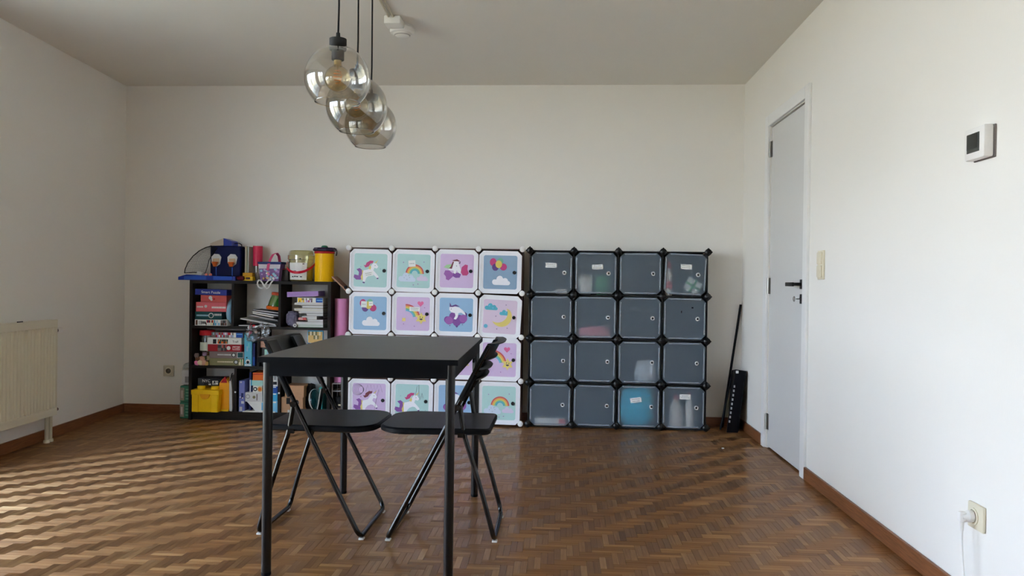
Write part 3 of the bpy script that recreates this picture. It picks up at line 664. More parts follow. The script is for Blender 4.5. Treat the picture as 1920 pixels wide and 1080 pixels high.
for r, c, colr, fn, tilt, dx, dz in (
    (0, 0, 'mint', lambda a: (a.unicorn(-.02, .02, .98), a.sparks([(-.6, .2), (.6, .1)], 'slate')), 1.2, 0, -.005), (0, 1, 'mint', rainbow_scene, 1.4, 0, -.006), (0, 2, 'lilac', bow_scene, 1.0, 0, -.002), (0, 3, 'slate', balloon_scene, .8, -.001, -.008),
    (1, 0, 'blue', balloon_scene, .5, 0, -.001), (1, 1, 'lilac', star_scene, .6, 0, -.001), (1, 2, 'blue', lying_scene, .8, -.001, -.003), (1, 3, 'rose', moon_scene, 2.6, 0, -.012),
    (2, 0, 'mint', rainbow_scene, .4, 0, 0), (2, 1, 'blue', balloon_scene, .5, 0, 0), (2, 2, 'lilac', star_scene, .6, 0, 0), (2, 3, 'lilac', star_scene, .8, 0, -.006),
    (3, 0, 'lilac', lambda a: (a.unicorn(.02, .0, .95, 'purple', 'brown', False), a.sparks([(-.2, .3), (-.5, .2)], 'magenta')), .4, 0, -.002), (3, 1, 'mint', lambda a: (a.unicorn(-.05, -.06, .98), a.sparks([(-.7, .3)], 'slate')), .6, 0, -.003), (3, 2, 'blue', lying_scene, .4, 0, -.003), (3, 3, 'mint', rainbow_scene, .5, 0, -.003)):
    o, pb, art = door_white(ow, r, c, colr, tilt, dx, dz)
    fn(art)
    if (r, c) == (3, 0):
        for q in range(5): scribble(art, [(-.70+.34*math.cos(t)*(1-.12*q)+.05*q, .62+.34*math.sin(t)*(1-.1*q)) for t in [2*PI*i/20 for i in range(21)]])
        scribble(art, [(-.2+.1*i, .5+.42*(i % 2)) for i in range(11)]); scribble(art, [(.3+.03*i, -.8+.16*i) for i in range(10)])
    if (r, c) == (3, 1): scribble(art, [(.2, .3), (.3, .9), (.4, .98), (.42, .4), (.48, .1), (.56, .3), (.6, .5), (.68, .2)]); scribble(art, [(.75, -.62), (.84, -.5), (.8, -.7), (.92, -.6), (.9, -.8)])
    pb.build('print_panel', None, o)
    if (r, c) == (0, 0): paper(o, -.012, -.026, .066, .032, R(-10))
    if (r, c) == (0, 1): paper(o, -.012, .052, .05, .045, R(-6), lines=1)
    if (r, c) == (1, 0): paper(o, -.044, .062, .042, .044, R(2), lines=1); paper(o, .006, .068, .030, .030, R(-3), lines=1)
    if (r, c) == (1, 1): paper(o, .012, .034, .074, .030, R(1))

ZG = .008; X0G = -.217
og = organizer('cube_organizer', 'dark grey cube cabinet with translucent doors', X0G, ZG, .195, M_PANB, M_CONB, False)
M_KR = col('knob_ring', 226, 226, 226, .35)
b = MB().prism(octa(.1445, .032), -.003, 0); gdoor = b
rb = MB()
for q in range(4):
    Mq = Matrix.Rotation(q*PI/2, 4, 'Y'); rb.rbox((-.108, -.0085, .131), (.108, -.003, .139), .002, M=Mq)
rb2 = MB(); ring(rb2, octa(.1445, .032), octa(.1415, .0305), -.006, -.003)
GR = {}
for r in range(4):
    for c in range(4):
        o = b.build('door', M_FROST, og) if not GR else GR[0].copy()
        if GR: C.objects.link(o); o.parent = og
        else: GR[0] = o
        tl = {(0, 3): 2.2, (0, 1): .4}.get((r, c), random.uniform(-.3, .6))
        o.matrix_local = Matrix.Translation(((c+.5)*PIT, -.003, ZG+(3-r+.5)*PIT)) @ Matrix.Rotation(R(tl), 4, 'Y')
        if 1 not in GR: GR[1] = rb.me if hasattr(rb, 'me') else None
        e1 = rb.build('rim_ridge', M_RIDGE, o) if 2 not in GR else None
        if e1: GR[2] = e1
        else:
            e1 = GR[2].copy(); C.objects.link(e1); e1.parent = o
        kx = .088
        if 3 not in GR:
            k1 = MB().lathe([(.0075, .004), (.0135, .004), (.0145, .002), (.0145, 0)], n=18, M=Matrix.Rotation(PI/2, 4, 'X'), cap=False).build('knob_ring', M_KR, o, True); GR[3] = k1
            k2 = MB().lathe([(0, .0035), (.009, .0035), (.009, 0)], n=14, M=Matrix.Rotation(PI/2, 4, 'X'), cap=False).build('knob', M_CONB, o, True); GR[4] = k2
        else:
            k1 = GR[3].copy(); k2 = GR[4].copy()
            for k in (k1, k2): C.objects.link(k); k.parent = o
        k1.location = k2.location = (kx, -.003, 0)
        P = {(0, 0): (-.005, .052, 0), (0, 1): (.01, .044, R(-2)), (0, 3): (.004, .052, 0), (3, 2): (-.02, .045, R(-8)), (3, 3): (.01, .075, 0)}.get((r, c))
        if P: paper(o, P[0], P[1], .076, .034, P[2], y=-.0045)
        if (r, c) == (1, 3):
            MB().rbox((.045, -.006, .072), (.058, -.003, .082), .002).build('dark_mark', M_CONB, o); MB().rbox((-.026, -.006, .040), (-.020, -.003, .055), .002).build('dark_mark', M_CONB, o)

# things kept behind the translucent doors
def crumple(name, label, cat, loc, size, m, seed, amp=.18, sub=3, fr=3.0, squash=None, group=None, flat=True):
    bm = bmesh.new(); bmesh.ops.create_icosphere(bm, subdivisions=sub, radius=1)
    for v in bm.verts:
        p = v.co.copy(); n1 = noise.noise(p*fr+Vector((seed*7.3, seed, 0))); n2 = noise.noise(p*fr*2.3+Vector((0, seed*3.1, seed)))
        q = Vector([math.copysign(abs(k)**.6, k) for k in p]); v.co = q*(1+amp*n1+amp*.6*n2)
    lo = min(v.co.z for v in bm.verts); hi = max(v.co.z for v in bm.verts)
    mx = max(abs(v.co.x) for v in bm.verts); my = max(abs(v.co.y) for v in bm.verts)
    for v in bm.verts:
        v.co = Vector((v.co.x/mx*size[0]/2, v.co.y/my*size[1]/2, (v.co.z-lo)/(hi-lo)*size[2]))
        if v.co.z < size[2]*.06: v.co.z = 0
    me = bpy.data.meshes.new(name); bm.to_mesh(me); bm.free(); me.materials.append(m)
    if not flat: me.polygons.foreach_set('use_smooth', [True]*len(me.polygons))
    o = bpy.data.objects.new(name, me); C.objects.link(o); o.location = loc
    return tag(o, label, cat, group) if label else o
def cell(r, c): return X0G+(c+.5)*PIT, ZG+(3-r)*PIT+.0035
M_BLUEB = col('blue_fabric', 0, 186, 222, .55, bump=.4, scale=60, var=.2); M_MIX1 = col('toy_white', 225, 222, 214, .5, var=.1); M_GRN = col('toy_green', 70, 150, 96, .5)
x, z = cell(3, 2); crumple('fabric_bag', 'bright blue stuffed bag filling a bottom cell of the grey cabinet', 'bag', (x-.01, YF+.088, z), (.255, .165, .285), M_BLUEB, 4, .07, 4, 4, flat=False)
x, z = cell(0, 3)
t = thing('gift_box', 'tilted pale box with green band behind the top right grey door', 'box', (x+.035, YF+.056, z+.036))
t.rotation_euler = (0, R(32), 0)
MB().rbox((-.052, -.045, -.005), (.052, .045, .085), .004).build('body', M_MIX1, t); MB().box((-.054, -.047, .032), (.054, .047, .046)).build('band', M_GRN, t); MB().box((-.007, -.0485, -.006), (.007, .0485, .087)).build('band', M_GRN, t)
M_REDT = col('toy_red', 200, 60, 56, .45)
t = thing('squeeze_bottle', 'slim red and white bottle behind the top right grey door', 'bottle', (x-.105, YF+.05, z))
MB().lathe([(0, 0), (.022, .002), (.024, .02), (.024, .15), (.012, .18), (.012, .19)], n=18).build('body', M_MIX1, t, True); MB().lathe([(.0245, .05), (.0247, .052), (.0247, .10), (.0245, .102)], n=18, cap=False).build('band', M_REDT, t, True); MB().lathe([(.013, .19), (.013, .225), (.004, .24), (0, .24)], n=14).build('cap', M_REDT, t, True)
x, z = cell(0, 1); crumple('soft_toy', 'pale stuffed toy behind the second top grey door', 'toy', (x-.07, YF+.08, z), (.12, .12, .15), M_MIX1, 8, flat=False); crumple('soft_toy', 'green stuffed toy behind the second top grey door', 'toy', (x+.05, YF+.095, z), (.11, .11, .14), M_GRN, 9, flat=False)
x, z = cell(0, 0); crumple('paper_bag', 'white crumpled paper behind the first top grey door', 'paper', (x+.07, YF+.065, z), (.11, .1, .04), M_MIX1, 11)
x, z = cell(1, 1); crumple('cloth_bundle', 'dusty pink folded cloth behind a second row grey door', 'cloth', (x, YF+.085, z), (.24, .14, .09), col('cloth_pink', 206, 130, 140, .8, var=.25, scale=18), 12, flat=False)
M_CELLO = thin_glass('cellophane', (.93, .95, .96), 5.0, .12)
x, z = cell(2, 2); o = crumple('bubble_wrap', 'shiny crumpled bubble wrap behind a third row grey door', 'bag', (x+.05, YF+.075, z), (.17, .13, .17), col('bubble_film', 200, 206, 210, .12, var=.3, scale=40), 13, .3, 4, 4)
x, z = cell(3, 0); t = thing('shallow_box', 'flat white box at the foot of the first bottom grey cell', 'box', (x, YF+.08, z)); MB().rbox((-.11, -.065, 0), (.11, .065, .05), .004).build('body', M_MIX1, t); MB().rbox((.06, -.067, .004), (.111, .02, .045), .003).build('end_label', M_REDT, t)
x, z = cell(3, 3)
for dx, h, rr, lab in ((-.04, .20, .05, 'wide pale bottle behind the bottom right grey door'), (.055, .225, .032, 'slim pale bottle behind the bottom right grey door')):
    t = thing('bottle', lab, 'bottle', (x+dx, YF+.075, z), group='bottles in the grey cabinet')
    MB().lathe([(0, 0), (rr, .003), (rr, h*.7), (rr*.45, h*.88), (rr*.4, h)], n=20).build('body', M_MIX1, t, True); MB().lathe([(rr*.45, h), (rr*.45, h+.025), (0, h+.027)], n=16).build('cap', M_REDT, t, True)

# ------------------------------------------------------------------ black pieces leaning in the corner
M_BLKP = col('black_plastic', 9, 10, 16, .4, spec=.12)
def lean(a, b_): return Vector(a), Vector(b_)
t = thing('black_rod', 'thin black rod leaning into the back right corner', 'rod', (1.165, 5.655, 0))
top = at(1389, 571, 5.685)-Vector((1.165, 5.655, 0))
MB().tube([(0, 0, .012), top], .0085, n=10).build('rod', M_BLKP, t, True); MB().tube([(-.004, 0, 0), (.004, 0, .035)], .011, n=10).build('end_cap', M_BLKP, t, True)
t = thing('folded_rack', 'stack of folded black rack panels leaning on the right wall', 'rack', (1.245, 5.56, 0))
for k in range(5):
    y0 = -.10+k*.04; xt = .004+.002*k; L0 = -.088+.012*k; R0 = -.012+.012*k; zt = .430-.006*k
    pb = MB().add([(L0, y0, 0), (R0, y0, 0), (xt+.040, y0+.02, zt-.006), (xt-.034, y0+.02, zt+.004),
                   (L0, y0+.018, 0), (R0, y0+.018, 0), (xt+.040, y0+.038, zt-.006), (xt-.034, y0+.038, zt+.004)],
                  [(0, 1, 2, 3), (4, 7, 6, 5), (0, 4, 5, 1), (1, 5, 6, 2), (2, 6, 7, 3), (3, 7, 4, 0)])
    p = pb.build('rack_panel', M_BLKP, t)
    if k == 0:
        for i in range(9):
            f = .16+.07*i; xx = L0+(xt-.034-L0)*f
            MB().box((xx+.004, y0-.002+.02*f, .43*f), (xx+.014, y0+.001+.02*f, .43*f+.016)).build('pale_slot', col('slot_pale', 170, 172, 176, .5), p)
MB().tube([(-.118, -.03, .006), (-.022, .04, .415)], .007, n=8).build('side_strut', M_BLKP, t, True)
MB().rbox((-.028, -.086, .408), (-.010, -.079, .426), .002).build('tape_tab', M_PAPER, t)

# ------------------------------------------------------------------ dark shelf
M_SH = grain_mat('wenge_board', (.010, .0075, .006), (.024, .018, .014), .5, 0, 10, 16, .04, .12); M_SHV = grain_mat('wenge_board_upright', (.010, .0075, .006), (.024, .018, .014), .5, 2, 10, 16, .04, .12)
SX0, SX1, SY0, SY1, STOP = -2.656, -1.625, 5.45, 5.685, 1.003
S1, S2, S3 = .676, .391, .064; TB = .018
t = thing('bookshelf', 'dark brown open shelf unit full of toys and puzzles', 'shelf', (0, 0, 0))
def bd(n, a, b_, m): return MB().box(a, b_).build(n, m, t)
bd('side_panel', (SX0, SY0, 0), (SX0+.022, SY1, STOP-.022), M_SHV); bd('side_panel', (SX1-.022, SY0, 0), (SX1, SY1, STOP-.022), M_SHV)
bd('top_board', (SX0, SY0, STOP-.022), (SX1, SY1, STOP), M_SH)
for z in (S1, S2, S3): bd('shelf_board', (SX0+.022, SY0+.002, z-TB), (SX1-.022, SY1, z), M_SH)
bd('plinth', (SX0+.022, SY0+.02, 0), (SX1-.022, SY0+.036, S3-TB), M_SH)
DIV = {}
for row, (za, zb), xs in ((1, (S1, STOP-.022), (at(436, 570, 5.45).x, at(524, 570, 5.45).x)), (2, (S2, S1-TB), (at(484, 650, 5.45).x,)), (3, (S3, S2-TB), (at(441, 730, 5.45).x, at(523, 730, 5.45).x))):
    for x in xs:
        p = bd('divider', (x-.009, SY0+.002, za), (x+.009, SY1, zb), M_SHV)
        if row == 3: MB().lathe([(0, .004), (.006, .003), (.007, 0)], n=12, M=Matrix.Translation((x, SY0+.002, .205)) @ Matrix.Rotation(PI/2, 4, 'X'), cap=False).build('peg_cap', M_PAPER, p)

# ------------------------------------------------------------------ what stands on and in the shelf
K = {}
def kc(name, r, g, b, rough=.5, **kw):
    kw.setdefault('spec', .2); return col('c_'+name, r, g, b, rough, **kw)
NAVY = kc('navy', 32, 44, 100); BLUE = kc('blue', 36, 84, 168); CYAN = kc('cyan', 60, 164, 212); SKY = kc('sky', 128, 200, 236); RED = kc('red', 186, 36, 44); BRICK = kc('brick_red', 206, 92, 88); CORAL = kc('coral', 222, 108, 116)
DGREEN = kc('dark_green', 26, 76, 78); WHITE = kc('white', 228, 228, 222); CREAM = kc('cream', 224, 214, 180); YEL = kc('yellow', 244, 196, 20, .35); ORANGE = kc('orange', 232, 110, 36); AMBER = kc('amber', 240, 164, 20, .35)
PURP = kc('purple', 166, 132, 190); LILAC = kc('lilac', 190, 160, 200); GREY = kc('grey', 150, 150, 150); LGREY = kc('light_grey', 206, 206, 204); DGREY = kc('dark_grey', 58, 60, 62); BLACK = kc('black', 22, 22, 25); TAN = kc('tan', 176, 130, 98); WOODP = kc('pale_wood', 206, 160, 136)
OLIVE = kc('olive', 128, 124, 84); TAUPE = kc('taupe', 128, 112, 110); TEAL = kc('teal', 56, 160, 158); MINT = kc('mint', 170, 216, 206); PERI = kc('periwinkle', 110, 120, 184); BROWNC = kc('brown', 96, 60, 40); GREENC = kc('green', 62, 140, 70); PINKC = kc('pink', 226, 130, 178); INK = kc('ink', 30, 30, 34); SAND = kc('sand', 214, 178, 112); CARD = kc('cardboard', 186, 146, 112, .8, var=.12, scale=60)
PALEB = kc('pale_blue', 150, 190, 210)
def carton(name, label, cat, u0, v0, u1, v1, Y, depth, m, decor=(), rest=None, ry=0, lid=None, group=None, rz=0):
    P0 = at(u0, v1, Y); P1 = at(u1, v0, Y); w = P1.x-P0.x; h = P1.z-P0.z
    z = P0.z if rest is None else rest
    t = thing(name, label, cat, ((P0.x+P1.x)/2, Y, z), rz, group); t.rotation_euler = (0, R(ry), rz)
    if lid:
        MB().rbox((-w/2+.002, .002, 0), (w/2-.002, depth-.002, h*(1-lid)), .0015).build('base', m, t); MB().rbox((-w/2, 0, h*(1-lid)), (w/2, depth, h), .0015).build('lid', m, t)
    else: MB().rbox((-w/2, 0, 0), (w/2, depth, h), min(.0025, h*.2)).build('body', m, t)
    pr = MB(); yy = -.0004
    for d in decor:
        if d[0] == 'r': pr.box((-w/2+w*d[1], yy-.0004, h*d[2]), (-w/2+w*d[3], .001, h*d[4]), d[5]); yy -= .0002
        if d[0] == 'c': pr.prism(circ(-w/2+w*d[1], h*d[2], h*d[3]), yy-.0004, .001, d[4]); yy -= .0002
        if d[0] == 'n':                                    # a printed picture strip: small colour patches
            n = d[6]
            for i in range(n):
                for j in range(2):
                    xa = d[1]+(d[3]-d[1])*i/n; xb = d[1]+(d[3]-d[1])*(i+1)/n; za = d[2]+(d[4]-d[2])*j/2; zb = d[2]+(d[4]-d[2])*(j+1)/2
                    pr.box((-w/2+w*xa, yy-.0004, h*za), (-w/2+w*xb, .001, h*zb), random.choice(d[5]))
            yy -= .0002
        if d[0] == 's':                                    # a line of tiny print
            xa = -w/2+w*d[1]
            while xa < -w/2+w*d[3]:
                q = random.uniform(.004, .011); pr.box((xa, yy-.0004, h*d[2]), (xa+q, .001, h*d[4]), d[5]); xa += q+.0025
    if pr.v: pr.build('cover_print', None, t)
    for d in decor:
        if d[0] == 't': words(d[1], h*d[2], d[5], t, -w/2+w*d[3], yy-.0008, h*d[4], sx=d[6] if len(d) > 6 else 1)
    return t, z+h
def book(name, label, cat, u0, v0, u1, v1, Y, depth, cover, rest, ry=0, pages=True, group=None):
    P0 = at(u0, v1, Y); P1 = at(u1, v0, Y); w = P1.x-P0.x; h = P1.z-P0.z
    t = thing(name, label, cat, ((P0.x+P1.x)/2, Y, rest), 0, group); t.rotation_euler = (0, R(ry), 0)
    c = max(.0012, h*.12)
    MB().box((-w/2, 0, 0), (w/2, depth, c)).build('back_cover', cover, t); MB().box((-w/2, 0, h-c), (w/2, depth, h)).build('front_cover', cover, t)
    MB().box((-w/2+.002, .003, c), (w/2-.002, depth-.002, h-c)).build('pages', LGREY if pages else cover, t)
    return rest+h
YS = 5.468
# --- top row, left cell
_, z = carton('puzzle_box', 'white patterned game box at the bottom of the upper left stack', 'box', 365, 600, 426, 610.5, YS, .17, WHITE, (('r', .03, .1, .09, .9, BROWNC), ('s', .12, .2, .20, .8, GREY), ('s', .22, .3, .32, .7, INK), ('n', .34, .08, .60, .92, (RED, WHITE, BROWNC, NAVY, CREAM), 9), ('n', .60, .08, .78, .92, (PALEB, WHITE, CYAN), 5), ('n', .8, .08, .98, .92, (TAUPE, DGREY, BROWNC), 5)), S1)
_, z = carton('puzzle_box', 'dark green box with pale crest in the upper left cell', 'box', 365.5, 586, 416, 600, YS+.004, .17, DGREEN, (('s', .06, .42, .48, .62, PALEB), ('c', .60, .52, .34, LGREY), ('c', .60, .50, .24, DGREEN), ('s', .72, .5, .95, .75, LGREY)), z)
_, z = carton('puzzle_box', 'coral red game box in the upper left cell', 'box', 367.5, 569, 424.5, 586, YS, .17, CORAL, (('s', .03, .42, .20, .58, WHITE), ('c', .32, .56, .15, LGREY), ('s', .52, .36, .96, .55, WHITE), ('r', 0, 0, .02, 1, BRICK)), z)
_, z = carton('puzzle_box', 'smaller brick red box below the blue puzzle box', 'box', 376, 556.5, 425, 569, YS+.006, .16, BRICK, (('c', .38, .62, .26, LGREY), ('c', .42, .34, .16, LGREY), ('c', .52, .45, .14, RED)), z)
carton('puzzle_box', 'blue puzzle box on top of the upper left stack', 'box', 365.5, 546.5, 425, 556.5, YS, .18, kc('puzzle_blue', 52, 62, 150), (('t', 'Smart Puzzle', .62, .50, .48, WHITE, 1.05),), z, ry=1.3)
P = at(431, 583, YS)
t = thing('round_tin', 'pale blue round tin standing on edge by the shelf divider', 'tin', (P.x-.012, YS+.10, S1))
MB().lathe([(0, -.018), (.085, -.018), (.098, -.016), (.098, .016), (.085, .018), (0, .018)], n=40, M=Matrix.Translation((0, 0, .0985)) @ Matrix.Rotation(PI/2, 4, 'Y'), cap=False).build('body', PALEB, t, True)
MB().lathe([(.0985, .004), (.100, .006), (.100, .016), (.0985, .0175)], n=40, M=Matrix.Translation((0, 0, .0985)) @ Matrix.Rotation(PI/2, 4, 'Y'), cap=False).build('lid_rim', kc('tin_rim', 120, 168, 196), t, True)
# --- top row, middle cell: leaning pile of booklets, jar, trinket bag
x0 = at(444, 606, YS).x
zz = S1
for i, (ua, ub, dz, ry, m, lab) in enumerate(((447, 519, 0, 0, DGREY, 'thin dark folder flat under the leaning booklets'), (449, 517, .008, 9, LGREY, 'pale booklet lowest of the tilted pile'), (466, 520, .040, 10, DGREY, 'dark magazine in the tilted pile'), (472, 512, .062, 10, WHITE, 'white booklet in the tilted pile'), (470, 520, .074, 8, GREY, 'grey magazine near the top of the tilted pile'), (471, 521, .092, 6, DGREY, 'black folder on top of the tilted pile'))):
    P0, P1 = at(ua, 606, YS), at(ub, 606, YS); w = P1.x-P0.x
    t = thing('booklet', lab, 'booklet', ((P0.x+P1.x)/2, YS+.004*i, zz+dz+math.sin(R(ry))*w*.5+.001), 0, 'booklets in the middle cell'); t.rotation_euler = (0, R(ry), 0)
    MB().box((-w/2, 0, 0), (w/2, .17, .0022)).build('back_cover', m, t); MB().box((-w/2+.002, .001, .0022), (w/2-.004, .168, .0075)).build('pages', LGREY, t); MB().box((-w/2, 0, .0075), (w/2, .17, .0095)).build('front_cover', m, t)
M_GPL = thin_glass('green_plastic', (.62, .80, .45), 3.0, .05)
P = at(515, 578, YS)
t = thing('toy_jar', 'clear green toy jar with orange base and lid on the booklets', 'jar', (P.x-.022, YS+.075, P.z-.012)); t.rotation_euler = (0, R(6), 0)
MB().lathe([(0, 0), (.062, 0), (.066, .006), (.066, .018), (.060, .024), (0, .024)], n=28, cap=False).build('base', ORANGE, t, True)
MB().lathe([(.058, .024), (.057, .03), (.046, .075), (.036, .100), (.034, .104)], n=28, cap=False).build('bowl', M_GPL, t, True)
MB().lathe([(.034, .104), (.039, .106), (.039, .122), (.033, .126), (0, .126)], n=28, cap=False).build('lid', kc('lid_orange', 220, 96, 62), t, True)
MB().lathe([(0, .024), (.030, .026), (.026, .05), (.012, .08), (0, .085)], n=14, M=Matrix.Translation((.02, -.01, 0)), cap=False).build('green_filling', GREENC, t, True)
M_BAG = thin_glass('clear_bag', (.88, .90, .90), 2.4, .16)
P = at(487, 624, 5.43)
o = crumple('plastic_bag', None, None, (0, 0, 0), (.20, .07, .115), M_BAG, 21, .32, 4, 3.4)
t = thing('trinket_bag', 'crumpled clear plastic bag of trinkets hanging over the middle shelf edge', 'bag', (P.x, 5.432, P.z-.055)); o.parent = t; o.name = 'bag_film'; o.rotation_euler = (0, R(-16), 0)
for i, (dx, dz, r_, m) in enumerate(((-.075, .09, .016, LGREY), (-.07, .055, .012, PINKC), (-.045, .10, .012, RED), (-.03, .06, .011, kc('pearl', 214, 196, 196)), (-.085, .03, .011, PALEB), (-.055, .02, .012, SKY))):
    MB().lathe([(0, -r_)]+[(r_*math.sin(a), -r_*math.cos(a)) for a in [PI*k/8 for k in range(1, 8)]]+[(0, r_)], n=12, M=Matrix.Translation((dx, .004, dz)), cap=False).build('trinket', m, t, True)
MB().tube([(-.06, -.005, .13), (-.07, -.01, .10), (-.068, -.012, .06), (-.074, -.012, .02)], .0025, kc('string_red', 150, 60, 76), n=6).build('string', None, t, True)
# --- top row, right cell: pile of books
zz = S1; bk = [(557, 606, 609, 612.5, GREENC, 'green'), (555, 606, 603, 608, LGREY, 'pale grey'), (576, 606, 598.5, 603, TAUPE, 'taupe'), (565, 594, 592.5, 598, WHITE, 'short white'), (574, 606, 587.5, 592.5, DGREY, 'charcoal'), (560, 606, 583.5, 587.5, LGREY, 'thin pale'), (551, 606, 580, 583.5, CREAM, 'cream'), (566, 606, 574.5, 580, kc('bk_black', 40, 42, 44), 'black'), (552, 606, 571, 574.5, kc('bk_tan', 190, 180, 160), 'beige')]
for ua, ub, va, vb, m, lab in bk: zz = book('book', lab+' covered book in the right-hand pile', 'book', ua, va, ub, vb, YS, .16, m, zz, group='books piled in the upper right cell')
_, zz = carton('picture_box', 'flat picture box with blue end on the book pile', 'box', 557, 561, 606, 570, YS-.004, .15, WHITE, (('n', .03, .1, .27, .9, (CREAM, YEL, OLIVE), 5), ('n', .30, .1, .58, .9, (BROWNC, WHITE, LILAC, RED), 8), ('r', .72, .08, .98, .95, BLUE), ('s', .76, .4, .95, .6, SKY)), zz)
carton('ring_folder', 'purple flat case tilted on top of the book pile', 'folder', 538, 552, 597, 561, YS-.006, .16, PURP, (('r', .02, .12, .98, .18, LILAC),), zz+.006, ry=-2.5)
P = at(566, 600, 5.452); t = thing('eraser', 'small red and white eraser lying among the piled books', 'eraser', (P.x, 5.456, S1+.052)); MB().rbox((-.028, 0, 0), (.028, .012, .018), .002).build('body', BRICK, t); MB().box((-.024, -.001, .003), (.006, .001, .015)).build('sleeve', kc('eraser_sleeve', 226, 190, 186), t)
P = at(546, 596, YS)
crumple('mesh_pouch', 'grey net pouch with purple trimmings beside the book pile', 'pouch', (P.x-.005, YS+.05, S1), (.085, .08, .115), kc('pouch', 110, 104, 124, .5, var=.5, scale=40), 31, .2, 3, 4)
P = at(553, 610, 5.455); t = thing('tape_roll', 'small green-white tape roll at the foot of the book pile', 'tape', (P.x, 5.458, S1+.0135)); MB().lathe([(.006, -.006), (.013, -.006), (.013, .006), (.006, .006), (.006, -.006)], n=20, M=Matrix.Rotation(PI/2, 4, 'X'), cap=False).build('roll', LGREY, t, True); MB().lathe([(.0132, -.004), (.0135, 0), (.0132, .004)], n=20, M=Matrix.Rotation(PI/2, 4, 'X'), cap=False).build('tape', GREENC, t, True)
# --- second row
_, z = carton('puzzle_box', 'olive puzzle box at the bottom of the left stack', 'box', 392, 672, 457, 684.5, YS+.006, .19, OLIVE, (('s', .24, .42, .66, .60, CREAM), ('c', .78, .5, .30, DGREY), ('c', .78, .5, .2, LGREY), ('n', .86, .1, .98, .9, (GREENC, OLIVE, CREAM), 4)), S2)
_, z = carton('puzzle_box', 'taupe puzzle box second from the bottom of the left stack', 'box', 392, 660.5, 458, 672, YS+.004, .19, TAUPE, (('s', .24, .42, .62, .62, LGREY), ('c', .70, .5, .32, DGREY), ('c', .70, .5, .2, WHITE), ('r', .80, .08, .98, .92, LGREY), ('r', .815, .14, .965, .86, DGREEN)), z)
_, z = carton('puzzle_box', 'red puzzle box in the middle of the left stack', 'box', 389, 648.5, 453, 660.5, YS, .19, kc('box_red', 158, 26, 36), (('n', .30, .08, .56, .92, (BROWNC, TAUPE, BRICK, DGREY), 8), ('c', .62, .5, .28, WHITE), ('r', .74, .24, .95, .76, WHITE), ('r', .75, .30, .94, .70, RED), ('t', 'Trefl', .40, .845, .5, WHITE)), z)
_, z = carton('puzzle_box', 'white puzzle box above the red one in the left stack', 'box', 389, 637, 453, 648.5, YS, .19, WHITE, (('r', .16, .1, .26, .75, INK), ('n', .30, .12, .60, .75, (BROWNC, INK, OLIVE, ORANGE, DGREEN), 9), ('t', 'Trefl', .46, .82, .42, INK)), z)
_, z = carton('puzzle_box', 'multicoloured puzzle box on top of the left stack', 'box', 396, 628, 456, 637, YS+.002, .19, TAUPE, (('n', .05, .06, .70, .94, (GREY, LILAC, PURP, TAUPE, RED, WHITE, PALEB), 14), ('r', .70, .06, .78, .94, WHITE), ('r', .78, .06, .99, .94, BLUE), ('r', .8, .62, .97, .74, SKY)), z)
P = at(381, 651, 5.458)
t = thing('storage_jar', 'clear jar with red lid and paper label by the shelf side', 'jar', (P.x+.004, 5.515, S2))
M_JAR = thin_glass('clear_jar', (.90, .92, .91), 3.0, .03)
MB().lathe([(0, .002), (.046, .002), (.050, .008), (.050, .190), (.046, .204), (.046, .215)], n=30, cap=False).build('glass', M_JAR, t, True)
MB().lathe([(.0505, .214), (.053, .216), (.053, .246), (.048, .252), (0, .252)], n=30, cap=False).build('lid', RED, t, True)
vs, fs = [], []
for i in range(11):
    a = R(-140+100*i/10); vs += [(.051*math.cos(a), .051*math.sin(a), .105), (.051*math.cos(a), .051*math.sin(a), .165)]
fs = [(2*i, 2*i+2, 2*i+3, 2*i+1) for i in range(10)]; MB().add(vs, fs).build('label', kc('jar_label', 206, 212, 196), t, True)
for i in range(8): crumple('x', None, None, (0, 0, 0), (.03, .03, .03), (GREENC, CREAM, BROWNC, LILAC)[i % 4], i+50, .2, 2).parent = t
for i, ch in enumerate([c for c in t.children if c.name.startswith('x')]): ch.name = 'filling_piece'; ch.location = (.022*math.cos(i*2.4), .022*math.sin(i*2.4), .004+.03*(i//2.6))
P = at(378, 678, 5.455)
t = thing('bagged_toy_figures', 'small bagful of pink and beige toy figures in front of the jar', 'toy', (P.x, 5.4565, S2))  # toy figures of a small clear bag, modelled without the film
for i, (dx, dz, sx, m) in enumerate(((-.035, .0, .036, PINKC), (-.012, .0, .040, CREAM), (.018, .0, .038, WOODP), (-.028, .026, .036, BROWNC), (.004, .028, .038, WOODP), (-.036, .052, .034, TAUPE), (.036, .0, .028, SAND))):
    q = crumple('toy_figure', None, None, (dx, .0, dz), (sx, .026, sx*1.05), m, 60+i, .3, 2, 3, flat=False); q.parent = t
carton('tall_box', 'tall cyan box with dark bird print beside the puzzle stack', 'box', 457.5, 624, 472.5, 686, YS-.008, .16, kc('box_cyan', 96, 180, 204), (('r', .08, .02, .92, .06, WHITE), ('c', .5, .14, .07, WHITE), ('c', .5, .12, .045, INK), ('c', .36, .26, .02, INK), ('r', .3, .45, .5, .6, PALEB), ('r', .5, .55, .7, .7, kc('box_aqua', 120, 204, 206))), S2)
book_t, _ = carton('upright_book', 'dark navy book standing next to the cyan box', 'book', 473, 643, 478.5, 686, YS+.004, .16, NAVY, (('r', .2, .05, .9, .4, BLUE),), S2)
carton('wooden_box', 'pale wooden box behind the left chair back', 'box', 488, 636, 540, 647.5, YS, .17, WOODP, (('r', 0, .46, 1, .52, TAN),), S2+.135)
carton('dark_crate', 'black crate carrying the pale wooden box', 'box', 488, 647.5, 546, 686, YS+.01, .17, BLACK, (('r', .06, .1, .94, .9, DGREY),), S2)
